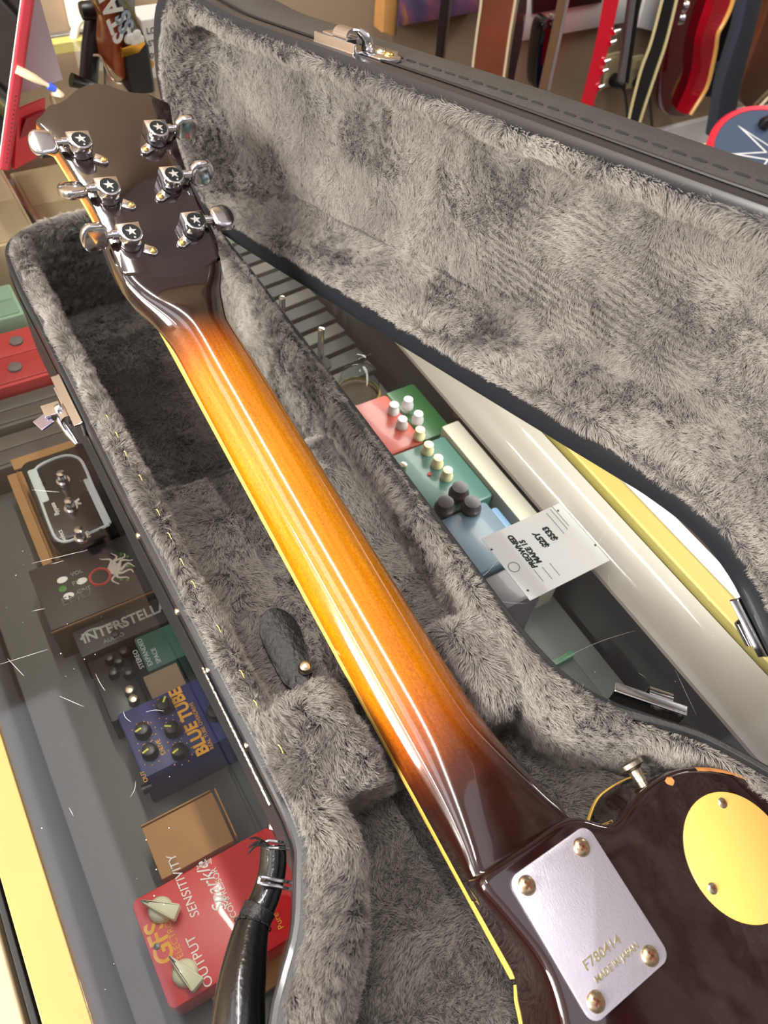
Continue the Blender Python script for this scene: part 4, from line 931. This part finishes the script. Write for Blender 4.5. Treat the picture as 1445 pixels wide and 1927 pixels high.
def xscrew(parent, p, r, ang, name='screw', m_=STEEL, hh=1.6):
    s_ = MB().lathe([(r, 0), (r, .3), (r * .85, hh * .6), (r * .5, hh * .9), (0, hh)], p, Ww, 26).build(name, m_, parent)
    a = U * math.cos(ang) + Vv * math.sin(ang); b_ = np.cross(Ww, a)
    MB().box(p + Ww * (hh - .1), (r * 1.0, r * .26, .4), (a, b_, Ww)).box(p + Ww * (hh - .1), (r * .26, r * 1.0, .4), (a, b_, Ww)).build('cross_slot', RUST, s_)
SCRW = mat('rusty_nickel_screw', (196, 176, 146), .3, 1., var=.25, vscale=420)
for q, an in (((1095, 1594), .5), ((992, 1666), .35), ((1224, 1799), .25), ((1122, 1885), .4)):
    c = Gp(*q, 2.); xscrew(plate, g(c[0], c[1], 1.5), 4.4, an, m_=SCRW, hh=1.9)
# round control cover
CC = (Gp(1362, 1495, 1) + Gp(1425, 1734, 1)) / 2
cov = MB().prism([(CC[0] + 30.5 * math.cos(t), CC[1] + 30.5 * math.sin(t)) for t in np.linspace(0, 2 * PI, 72, endpoint=False)], g(0, 0, -.5), U, Vv, Ww, 1.3, .35).build('control_cover', mat('cream_plastic_cover', (222, 176, 92), .3, coat=.3), gt)
for q in ((1360, 1511), (1341, 1672)):
    c = Gp(*q, 1); xscrew(cov, g(c[0], c[1], .6), 2.7, .7, m_=STEEL, hh=1.1)
MB().lathe([(6.6, 0), (6.4, 1.2), (3.6, 2), (3.2, 4), (3.4, 9), (6.8, 11), (7.0, 13.2), (5.8, 14.2), (0, 14.4)], g(Gp(1212, 1480, -20)[0], Gp(1212, 1480, -20)[1], -20), -U + Vv * .05, 28).build('strap_button', STEEL, gt)

# ================================================================== LEFT BACKGROUND, ON THE COUNTER
GZ = -475.
# tablet seen edge-on in a red case
tb = empty('tablet', at(14, 316, GZ)); tag(tb, 'tablet in a pink-red case standing on edge at the left, charging lead plugged in', 'tablet')
b0 = at(2, 322, GZ + 3); bz = onY(8, 322, b0[1])
top_dir = unit(onY(62, -60, b0[1] + 0) - onY(8, 322, b0[1])); a0 = onY(8, 322, b0[1])
dep = unit(np.array([.0, 1., 0.])); dep = unit(dep - top_dir * (dep @ top_dir)); nrm = unit(np.cross(top_dir, dep))
if nrm[0] < 0: nrm = -nrm
Lt = 330.; Wd = 160.
ctr = a0 + top_dir * (Lt / 2) + dep * (Wd / 2)
TRED = mat('pink_red_aluminium', (208, 74, 84), .35, .4)
t1 = MB().box(ctr, (Lt, Wd, 12), (top_dir, dep, nrm), 3.5).build('casing', TRED, tb)
MB().box(ctr - nrm * 6, (Lt - 1, Wd - 1, .9), (top_dir, dep, nrm), 1).build('white_bezel', mat('white_bezel', (236, 232, 232), .3), tb)
MB().box(ctr - nrm * 6.3, (Lt - 6, Wd - 3, 1.2), (top_dir, dep, nrm), .3).build('screen', mat('dark_screen', (10, 9, 9), .06), tb)
ef = a0 + nrm * .8 - dep * .1
sm = MB()
for k in range(16): sm.lathe([(.8, 0), (.7, .3)], ef + top_dir * (10 + k * 4.6), -dep, 8)
for k in range(16): sm.lathe([(.8, 0), (.7, .3)], ef + top_dir * (186 + k * 4.6), -dep, 8)
sm.build('speaker_holes', mat('dark_holes', (70, 30, 34), .7), tb)
CRM = mat('aged_white_plastic', (232, 214, 180), .45)
cc = empty('charging_cable', at(50, 150, GZ)); tag(cc, 'cream charging cable with blue tape plugged into the tablet edge', 'cable')
p0 = onY(31, 130, b0[1] - 1); d1 = unit(onY(70, 150, b0[1] - 4) - p0)
pl0 = [p0, p0 + d1 * 8, p0 + d1 * 18, p0 + d1 * 27, p0 + d1 * 34]
MB().tube(pl0, [6.2, 6.6, 6, 3.4, 2.6], 14, flat=.6).build('plug', CRM, cc)
MB().tube([p0 + d1 * 31, p0 + d1 * 38], [3.8, 3.6], 14).build('blue_tape', mat('blue_tape', (62, 90, 200), .5), cc)
pe = [p0 + d1 * 36, p0 + d1 * 44 + np.array([0, 0, -3]), onY(97, 178, b0[1] + 20), onY(102, 200, b0[1] + 40), onY(104, 240, b0[1] + 70)]
MB().tube(cr(pe, 24), [2.4] * 24, 12).build('lead', CRM, cc)
# red folding stand flap behind the tablet
st_ = empty('case_stand', at(60, 300, GZ)); tag(st_, 'bright red folded case flap propping the tablet', 'stand')
q = [onY(28, 205, b0[1] + 30), onY(70, 232, b0[1] + 70), onY(74, 290, b0[1] + 70), onY(22, 318, b0[1] + 10)]
MB().prism([(0, 0), (1, 0), (1, 1), (0, 1)], q[3], (q[2] - q[3]), (q[0] - q[3]), unit(np.cross(q[2] - q[3], q[0] - q[3])), 3, 0).build('flap', mat('red_leatherette', (206, 24, 44), .55), st_)
mq = q[3] + EY * 6; MB().prism([(0, 0), (1, 0), (1, 1), (0, 1)], mq, (q[2] - q[3]) * .8, (q[0] - q[3]) * .75 + EX * 14, EY, 3, 0).build('fold', mat('dark_red_leatherette', (150, 14, 30), .6), st_)
# thin pale pink acrylic sheet behind
sh = empty('acrylic_sheet', at(90, 170, GZ)); tag(sh, 'pale translucent pinkish sheet with rounded corners standing behind the tablet', 'sheet')
yy = 985.; c4 = [onY(30, 176, yy), onY(117, 148, yy), onY(64, -40, yy), onY(28, -50, yy)]
ex_ = unit(c4[1] - c4[0]); nz = unit(np.cross(ex_, c4[3] - c4[0])); ey_ = np.cross(nz, ex_)
pl_ = [((p - c4[0]) @ ex_, (p - c4[0]) @ ey_) for p in c4]
MB().prism(pl_, c4[0], ex_, ey_, nz, 3, .8).build('sheet', mat('pinkish_acrylic', (214, 198, 208), .5), sh)
# slatwall end seen at the far left
sw = empty('slatwall_panel', (-150, 1180, -475)); tag(sw, 'dark grey-brown slatwall panel at the far left behind the tablet', 'slatwall')
for k in range(9):
    MB().box((-165, 1206, -700 + k * 95), (560, 18, 88), bev=3).build('slat', mat('grey_brown_slat', (88, 80, 76), .7, var=.08), sw)
sw2 = empty('wall_hooks', (-60, 1150, -300)); tag(sw2, 'dark round hooks on the slatwall at the far left', 'hook')
MB().lathe([(16, 0), (16, 10), (6, 14), (6, 40), (0, 42)], onY(14, 110, 1190), -EY, 16).build('hook', BLACK, sw2)
# black guitar stand
BS = mat('black_stand', (26, 23, 24), .45)
gs = empty('guitar_stand', at(160, 160, GZ)); tag(gs, 'black folding guitar stand with rubber-capped feet holding the small orange guitar', 'guitar stand')
yb = 1045.
MB().tube([onY(166, 160, yb), onY(171, 90, yb), onY(180, 18, yb + 25)], [11, 11, 11], 14).build('post', BS, gs)
MB().lathe([(9, 0), (10, 4), (10, 20), (8, 26), (0, 27)], onY(152, 21, yb), EX, 16).build('knob', BLACK, gs)
MB().lathe([(14, 0), (16, 6), (16, 34), (12, 40), (0, 40)], onY(183, 38, yb + 20), EX, 18).build('hub', BLACK, gs)
MB().tube([onY(134, 150, yb - 40), onY(152, 156, yb - 40), onY(172, 160, yb - 10)], [8, 6.5, 6], 12).build('foot', BLACK, gs)
MB().tube(cr([onY(177, 104, yb - 20), onY(190, 108, yb - 30), onY(210, 148, yb - 60), onY(225, 156, yb - 60), onY(237, 148, yb - 40)], 30), [1.6] * 30, 8).build('wire_cradle', STEEL, gs)
MB().tube([onY(192, 50, yb + 30), onY(196, 110, yb + 30), onY(198, 160, yb + 30)], [1.4] * 3, 8).build('rod', BLACK, gs)
# small orange guitar body on it
og = empty('small_guitar', at(215, 160, GZ)); tag(og, 'small orange sunburst electric guitar body with black stickered pickguard on a stand', 'guitar')
yg = 985.
olp = [(176, -40), (196, 22), (212, 55), (214, 78), (212, 108), (217, 135), (226, 148), (240, 154), (252, 140), (256, 118), (262, 96), (258, 60), (250, 20), (240, -40)]
A0 = onY(210, 60, yg); gx = unit(np.array([1, .28, 0.])); gz_ = unit(np.array([.12, -.28, 1])); gz_ = unit(gz_ - gx * (gx @ gz_)); gn = np.cross(gx, gz_)
if gn[1] > 0: gn = -gn
def onpl(px, py, P0, n):
    r = px_ray(px, py); return r * (P0 @ n) / (r @ n)
o2 = cr([((p - A0) @ gx, (p - A0) @ gz_) for p in (onpl(a, b_, A0, gn) for a, b_ in olp)], 80, True)
OR = mat('orange_stained_wood', (176, 84, 44), .35, coat=.5, var=.2, vscale=25)
MB().prism(o2, A0, gx, gz_, -gn, 34, 4).build('body', OR, og)
pg = cr([((p - A0) @ gx, (p - A0) @ gz_) for p in (onpl(a, b_, A0, gn) for a, b_ in [(214, -40), (214, 10), (224, 40), (229, 75), (240, 96), (262, 100), (276, 92), (266, 60), (250, 20), (246, -40)])], 60, True)
MB().prism(pg, A0 + gn * 2, gx, gz_, gn, 3, .6).build('pickguard', mat('gloss_black_guard', (16, 17, 20), .15, coat=.6), og)
MB().prism([(14 * math.cos(t) + 42, 9 * math.sin(t) - 52) for t in np.linspace(0, 2 * PI, 20, endpoint=False)], A0, gx, gz_, gn, 6, 1).build('yellow_burst', mat('amber_burst', (210, 140, 30), .3, coat=.5), og)
text('lettering', 'STAL', onpl(247, 66, A0 + gn * 6, gn), unit(gz_ * .9 - gx * .32), unit(-gx * .9 - gz_ * .32), 24, WH, og, bold=.8)
text('lettering', 'SS', onpl(252, 50, A0 + gn * 6, gn), unit(gz_ * .9 - gx * .32), unit(-gx * .9 - gz_ * .32), 20, mat('pale_blue_ink', (160, 176, 196), .5), og, bold=.8)
for q in ((243, 72), (256, 66), (262, 76), (254, 80)): MB().lathe([(7, 0), (6, 2), (0, 3)], onpl(*q, A0 + gn * 5, gn), gn, 12).build('white_sticker', WH, og)
MB().box(onpl(250, 92, A0 + gn * 6, gn), (32, 4, 12), (gx, gn, gz_), 1).build('gold_bridge', mat('gold', (214, 154, 60), .25, 1.), og)
# black box with white printed box behind
bb = empty('black_box', at(275, 180, GZ)); tag(bb, 'small matte black box standing beside the stand, left of the lid end', 'box')
p0 = at(281, 176, GZ); MB().box(p0 + np.array([-8, 16, 28]), (28, 32, 56), bev=2).build('body', mat('charcoal_box', (30, 27, 28), .6), bb)
MB().box(p0 + np.array([7, 16, 28]), (2, 30, 54), bev=.5).build('side_label', mat('slate_label', (78, 82, 84), .4), bb)
wb = empty('white_box', at(300, 120, GZ)); tag(wb, 'white printed box behind the small black box', 'box')
p0 = at(296, 150, GZ); MB().box(p0 + np.array([16, 24, 34]), (50, 40, 68), bev=2).build('body', WHITE, wb)
for k in range(3): text('lettering', ('LOT 24', 'STRINGS', '09-46')[k], p0 + np.array([-4, 3.6, 52 - k * 14]), EX, EZ, 7, INK, wb)
# white wall lead
wc = MB(); pts = cr([onY(175, -10, 1200), onY(160, 10, 1190), onY(162, 28, 1185), onY(146, 44, 1180), onY(138, 74, 1175)], 30); wc.tube(pts, [5] * 30, 10)
tag(wc.build('white_cable', mat('white_cable_jacket', (226, 218, 206), .5)), 'thick white cable hanging on the wall behind the black stand', 'cable')
ad_ = MB().box(onY(162, 6, 1218), (52, 22, 60), bev=5).build('wall_adapter', mat('white_adapter', (230, 222, 208), .5)); tag(ad_, 'white power adapter on the wall above the black guitar stand', 'power adapter')

# ================================================================== RIGHT BACKGROUND, ALONG THE WALL
def pris_px(name, pxs, y, th, m_, parent, n=(0, -1, 0), back_=True, smooth=None):
    """solid with the outline given on the plane through depth y facing n, thickness th going back"""
    n = unit(n); P0 = onY(pxs[0][0], pxs[0][1], y); ex_ = unit(np.cross(n, EZ) * -1); ez_ = np.cross(ex_, n) * -1
    ez_ = unit(np.cross(n, ex_)); 
    if ez_[2] < 0: ez_ = -ez_
    pts = []
    for a, b_ in pxs:
        p = onpl(a, b_, P0, n); pts.append(((p - P0) @ ex_, (p - P0) @ ez_))
    if smooth: pts = cr(pts, smooth, True)
    return MB().prism(pts, P0, ex_, ez_, -n, th, min(3, th * .2)).build(name, m_, parent), P0, ex_, ez_, n
def thing(name, lab, cat_, px, py, y, group=None):
    p = onY(px, py, y); return tag(empty(name, p), lab, cat_, group)
# canvas with purple abstract
pt = thing('canvas_painting', 'purple and orange abstract canvas hanging on the taupe wall', 'painting', 850, 50, WALLY - 10)
m, nt, b = principled('abstract_paint'); tc = nt.nodes.new('ShaderNodeTexCoord'); n = nt.nodes.new('ShaderNodeTexNoise'); n.inputs['Scale'].default_value = 9; n.inputs['Detail'].default_value = 4; n.inputs['Distortion'].default_value = 1.2
nt.links.new(tc.outputs['Object'], n.inputs['Vector']); r_ = ramp(nt, [(.3, (70, 62, 92)), (.45, (104, 92, 128)), (.55, (150, 96, 130)), (.62, (206, 150, 96)), (.72, (220, 206, 210))]); nt.links.new(n.outputs[0], r_.inputs[0]); nt.links.new(r_.outputs[0], b.inputs['Base Color'])
pris_px('canvas', [(747, 52), (905, 22), (905, -70), (747, -70)], WALLY - 26, 22, m, pt)
w1 = thing('wooden_post', 'orange-brown wooden upright left of the purple canvas', 'post', 730, 50, 1150)
pris_px('post', [(720, 62), (742, 68), (752, -60), (728, -60)], 1150, 30, mat('orange_wood', (200, 146, 84), .5, var=.1), w1)
pris_px('chrome_edge', [(743, 66), (747, 68), (757, -60), (752, -60)], 1148, 24, STEEL, w1)
# poster with white mount
ps = thing('framed_poster', 'black and red poster on a wide white mount on the wall', 'poster', 1080, 60, WALLY - 5)
pris_px('mount', [(982, 78), (1182, 42), (1192, -60), (982, -60)], WALLY - 14, 10, WHITE, ps)
pris_px('print', [(1003, 27), (1132, 5), (1136, -60), (1003, -60)], WALLY - 20, 5, mat('dark_red_print', (50, 24, 28), .4, var=.5, vscale=8), ps)
ps2 = thing('white_sign', 'plain white sign on the wall right of the silver-edged post', 'sign', 1215, 50, WALLY - 5)
pris_px('panel', [(1200, 52), (1232, 60), (1262, -60), (1230, -60)], WALLY - 14, 8, WHITE, ps2)
# outlets
for k, (pxs, lab) in enumerate([([(1136, 166), (1160, 158), (1168, 98), (1144, 104)], 'beige wall outlet plate with a black plug behind the red guitar'), ([(1180, 168), (1206, 162), (1212, 104), (1190, 108)], 'beige wall outlet plate with a black plug right of the silver-edged post')]):
    ou = thing('wall_outlet', lab, 'outlet', pxs[0][0], pxs[0][1], WALLY - 5)
    o, P0, ex_, ez_, n_ = pris_px('plate', pxs, WALLY - 8, 6, mat('beige_plate', (206, 190, 150), .4), ou)
    cxy = np.mean(np.array(pxs), 0)
    MB().lathe([(13, 0), (13, 10), (9, 24), (5, 34), (0, 35)], onY(cxy[0] + 2, cxy[1] + 18, WALLY - 14), -EY, 16).build('plug', BLACK, ou)
    MB().box(onY(cxy[0] + 2, cxy[1] - 14, WALLY - 15), (14, 3, 20), bev=1).build('socket', mat('ivory_socket', (190, 172, 130), .4), ou)
    cp = cr([onY(cxy[0] + 6, cxy[1] + 22, WALLY - 46), onY(cxy[0] + 20, cxy[1] + 34, WALLY - 60), onY(cxy[0] + 26, cxy[1] + 60, WALLY - 50), onY(cxy[0] + 30, cxy[1] + 105, WALLY - 30)], 20)
    MB().tube(cp, [3.2] * 20, 8).build('lead', BLACK, ou)
# hanging guitars seen edge-on: a rim between two bound edges, body plane running back to the wall
def edge_guitar(lab, L, Rr, yd, depth, rimm, bindm, bw, backm=None, cat_='guitar', parts=True, name='hanging_guitar'):
    """L and Rr: the left and right silhouette of the rim in the photo's frame, traced on the depth yd"""
    e = thing(name, lab, cat_, L[-1][0], L[-1][1], yd, 'guitars hanging on the shop wall')
    n = 40; l3 = cr([onY(a, b_, yd) for a, b_ in L], n); r3 = cr([onY(a, b_, yd) for a, b_ in Rr], n)
    w_ = unit(np.mean(r3 - l3, 0)); dp = np.mean(l3, 0); dp[2] = 0; dp = unit(dp)
    def lay(f0, f1, off0, name_, m_, d0=0., d1=None):
        mb = MB(); d1 = depth if d1 is None else d1
        rows = []
        for i in range(n):
            a = l3[i] + (r3[i] - l3[i]) * f0 + w_ * off0[0]; b_ = l3[i] + (r3[i] - l3[i]) * f1 + w_ * off0[1]
            rows.append([a + dp * d0, b_ + dp * d0, b_ + dp * d1, a + dp * d1])
        return mb.rings(rows, True, True, True, False).build(name_, m_, e)
    lay(0, 1, (bw * .5, -bw * .5), 'body', rimm)
    if bindm:
        lay(0, 0, (0, bw), 'binding', bindm, -1.5, 8); lay(1, 1, (-bw, 0), 'binding', bindm, -1.5, 8)
    return e, l3, r3, w_, dp
MAH = mat('brown_mahogany_side', (124, 66, 40), .25, coat=.6, var=.15, vscale=12)
CR2 = mat('cream_rim_binding', (226, 208, 170), .35, coat=.3)
e1g, *_ = edge_guitar('reddish-brown hollow guitar seen edge-on with cream binding on both edges', [(905, -60), (903, 0), (895, 60), (888, 118), (884, 170)], [(980, -60), (972, 0), (962, 60), (952, 130), (944, 190)], 1060, 120, MAH, CR2, 5)
e, *_ = edge_guitar('dark side of the reddish-brown guitar strap end on the wall', [(984, -60), (976, 0), (966, 60), (956, 130), (950, 190)], [(992, -60), (987, 10), (984, 70), (972, 130), (960, 190)], 1090, 90, mat('dark_brown_side', (60, 34, 24), .3, coat=.5), None, 2)
e['label'] = 'dark brown guitar body edge tucked directly behind the cream-bound reddish guitar'
e, *_ = edge_guitar('thin dark guitar neck hanging in front of the purple canvas', [(832, -60), (828, 0), (822, 60), (816, 130)], [(852, -60), (846, 0), (840, 60), (832, 130)], 1080, 30, mat('ebony_neck', (34, 26, 22), .35), None, 2)
MB().tube([onY(855, -60, 1076), onY(849, 0, 1076), onY(834, 120, 1076)], [1.5] * 3, 6).build('string', STEEL, e)
e, *_ = edge_guitar('black guitar neck end and brown fretboard edge hanging below the poster', [(1058, -60), (1048, 0), (1036, 60), (1014, 160), (1006, 200)], [(1074, -60), (1066, 0), (1054, 60), (1030, 165), (1022, 205)], 1090, 30, mat('brown_fret_edge', (118, 88, 64), .4), None, 2)
MB().tube([onY(1072, -60, 1086), onY(1068, 0, 1086), onY(1056, 60, 1086), onY(1032, 170, 1086)], [3] * 4, 8).build('strings', mat('silver_strings', (200, 200, 200), .3, .9), e)
hk = thing('black_guitar', 'glossy black narrow guitar head hanging left of the brown fretboard edge', 'guitar', 1015, 160, 1150, 'guitars hanging on the shop wall')
pris_px('body', [(1012, 170), (1008, 150), (1012, 100), (1018, 60), (1024, 44), (1034, 36), (1044, 44), (1046, 58), (1040, 90), (1034, 130), (1028, 176)], 1150, 30, mat('gloss_black_lacquer', (10, 10, 11), .08, coat=1.), hk, smooth=60)
for q in ((1038, 30), (1048, 50)): MB().lathe([(6, 0), (7, 4), (7, 10), (0, 12)], onY(*q, 1148), -EY, 14).build('tuner', CHROME, hk)
e, *_ = edge_guitar('bright cherry-red solid guitar seen edge-on beside the wall outlet', [(1146, -60), (1135, 0), (1122, 70), (1106, 140), (1090, 200)], [(1176, -60), (1165, 0), (1150, 70), (1130, 150), (1112, 215)], 1070, 150, mat('cherry_red_lacquer', (206, 12, 40), .12, coat=1.), None, 1)
for q in ((1154, 62), (1147, 82), (1136, 118), (1132, 136), (1125, 166)): MB().lathe([(5, 0), (5, 6), (3, 8), (3, 14), (0, 15)], onY(*q, 1066), unit(EX + EZ * .2), 12).build('knob', CHROME, e)
e, *_ = edge_guitar('glossy black guitar with wide cream binding seen edge-on', [(1258, -60), (1243, 0), (1222, 80), (1204, 130), (1186, 200), (1178, 240)], [(1290, -60), (1276, 0), (1256, 80), (1236, 140), (1208, 225), (1200, 260)], 1040, 45, mat('gloss_black_rim', (12, 14, 18), .06, coat=1.), mat('wide_cream_binding', (226, 210, 158), .3, coat=.4), 8)
for q in ((1285, 10), (1278, 34)): MB().lathe([(10, 0), (11, 4), (8, 10), (0, 12)], onY(*q, 1080), unit(-EY + EX), 14).build('hardware', CHROME, e)
# wine red single cutaway, bound front edge
rg_ = thing('hanging_guitar', 'wine-red carved guitar with amber binding, its rounded bottom hanging above the white baseboard', 'guitar', 1280, 215, 1050, 'guitars hanging on the shop wall')
WINE = mat('wine_red_lacquer', (74, 8, 16), .12, coat=1.); WINER = mat('red_rim_lacquer', (150, 14, 28), .08, coat=1.)
o, P0, ex_, ez_, n_ = pris_px('back', [(1296, -80), (1270, 20), (1250, 110), (1244, 155), (1246, 190), (1254, 214), (1274, 219), (1292, 217), (1302, 190), (1312, 150), (1318, 80), (1335, 10), (1352, -80)], 1150, 34, WINE, rg_, smooth=90)
e2l = [(1356, -80), (1344, 0), (1330, 45), (1320, 80), (1316, 120), (1310, 150), (1300, 180), (1284, 214)]; e2r = [(1392, -80), (1378, 0), (1362, 40), (1350, 62), (1346, 90), (1340, 120), (1328, 165), (1298, 215)]
l3 = cr([onY(a, b_, 1130) for a, b_ in e2l], 40); r3 = cr([onY(a, b_, 1118) for a, b_ in e2r], 40)
MB().rings([[a, b_, b_ + EY * 55, a + EY * 55] for a, b_ in zip(l3, r3)], True, True, True, False).build('rim', WINER, rg_)
MB().tube(r3 + np.array([0, -2, 0]), [4.2] * 40, 8).build('binding', mat('amber_binding', (226, 168, 92), .3, coat=.5), rg_)
# silver-edged dark post
po = thing('display_post', 'slim black display post with a silver edge between the two wall outlets', 'post', 1170, 160, 1150)
pris_px('post', [(1176, 155), (1184, 158), (1216, -60), (1206, -60)], 1150, 14, BLACKM, po); pris_px('silver_edge', [(1166, 153), (1176, 156), (1206, -60), (1194, -60)], 1146, 10, mat('silver_edge', (176, 176, 186), .3, .6), po)
# thick dark stand post and foot
po = thing('floor_stand', 'thick dark grey metal stand post on the riser at the right', 'stand', 1360, 255, 1000)
pris_px('post', [(1343, 262), (1378, 252), (1398, 150), (1432, 20), (1452, -70), (1420, -70), (1392, 60), (1360, 160)], 1000, 26, mat('dark_grey_steel', (52, 56, 66), .35, .3), po)
MB().lathe([(9, 0), (8, 4), (0, 5)], onY(1366, 240, 998), -EY, 14).build('bolt', BLACK, po)
MB().tube(cr([onY(1320, 280, 960), onY(1345, 268, 960), onY(1372, 258, 985)], 10), [7] * 10, 8).build('foot', mat('cream_foot', (220, 206, 160), .5), po)
# black electronics body and brown guitar at the far right
bg = thing('black_amplifier', 'black boxy amplifier part hidden behind the wine-red guitar', 'amplifier', 1340, 150, 1150)
pris_px('cabinet', [(1318, 180), (1340, 184), (1366, 150), (1400, 60), (1430, -60), (1372, -60), (1350, 90)], 1150, 60, mat('black_cabinet', (14, 14, 15), .6), bg)
pris_px('grey_panel', [(1342, 138), (1362, 142), (1372, 122), (1350, 116)], 1146, 8, mat('grey_panel', (120, 116, 110), .5), bg)
br_ = thing('hanging_guitar', 'brown sunburst guitar with pale binding at the right edge of the photo', 'guitar', 1420, 200, 1060, 'guitars hanging on the shop wall')
pris_px('body', [(1480, -60), (1440, 40), (1414, 110), (1396, 160), (1394, 186), (1404, 202), (1424, 204), (1470, 180), (1520, 100)], 1060, 45, mat('brown_burst', (84, 44, 20), .15, coat=1., var=.4, vscale=6), br_, smooth=80)
MB().tube(cr([onY(a, b_, 1056) for a, b_ in ((1424, 205), (1434, 196), (1448, 182), (1475, 160))], 20), [3.5] * 20, 8).build('binding', CR2, br_)
# bass-drum style round cushion: blue face, red rim, white star burst
dz = -850.
c = onY(1440, 330, 900); 
dr = empty('round_drum', (c[0], c[1], -957)); tag(dr, 'round blue-faced drum with red hoop and white starburst emblem, far right', 'drum')
cz = at(1462, 312, -640.); rad = 118.
ax_ = unit(np.array([-.15, -.35, 1.]))
MB().lathe([(rad - 6, -90), (rad - 4, 0), (rad - 5, 2), (0, 2)], cz, ax_, 64).build('head', mat('blue_drum_head', (58, 72, 96), .5), dr)
MB().lathe([(rad - 6, -12), (rad + 4, -12), (rad + 6, 0), (rad + 2, 5), (rad - 5, 3.5), (rad - 6, -12)], cz, ax_, 64, False).build('hoop', mat('red_hoop', (206, 40, 58), .35), dr)
MB().lathe([(rad - 10, -315), (rad - 8, -10), (0, -10)], cz, unit(ax_ * .2 + EZ), 48).build('shell', mat('blue_shell', (40, 52, 110), .35), dr)
xx = unit(np.cross(EY, ax_)); yy_ = np.cross(ax_, xx); s0 = onpl(1462, 295, cz + ax_ * 3, ax_)
st = [((84 if k % 2 == 0 else 22) * math.cos(k * PI / 8 + .3), (84 if k % 2 == 0 else 22) * math.sin(k * PI / 8 + .3)) for k in range(16)]
sm = MB(); 
sm.prism(st, s0, xx, yy_, ax_, .6); em = sm.build('starburst', WHITE, dr)
st2 = [(a * .78, b_ * .78) for a, b_ in st]; MB().prism(st2, s0 + ax_ * .4, xx, yy_, ax_, .6).build('starburst_fill', mat('blue_fill', (58, 72, 96), .5), dr)
MB().lathe([(16, 0), (15, 1.2), (0, 1.4)], s0 + ax_ * .8, ax_, 24).build('red_spot', mat('red_spot', (196, 30, 46), .4), dr)
for q in ((1436, 236),): MB().lathe([(10, 0), (11, 6), (6, 16), (0, 18)], onpl(*q, cz + ax_ * 6, ax_), ax_, 14).build('lug', BLACK, dr)

# ceiling tube housings
for k, (a, b_) in enumerate(TUBES):
    e = empty('ceiling_light', (a, b_, CEIL - 40)); tag(e, 'long white ceiling light housing above the shop floor', 'ceiling light', 'ceiling tube lights')
    MB().box((a, b_, CEIL - 25), (120, 1360, 50), bev=6).build('housing', WHITE, e)
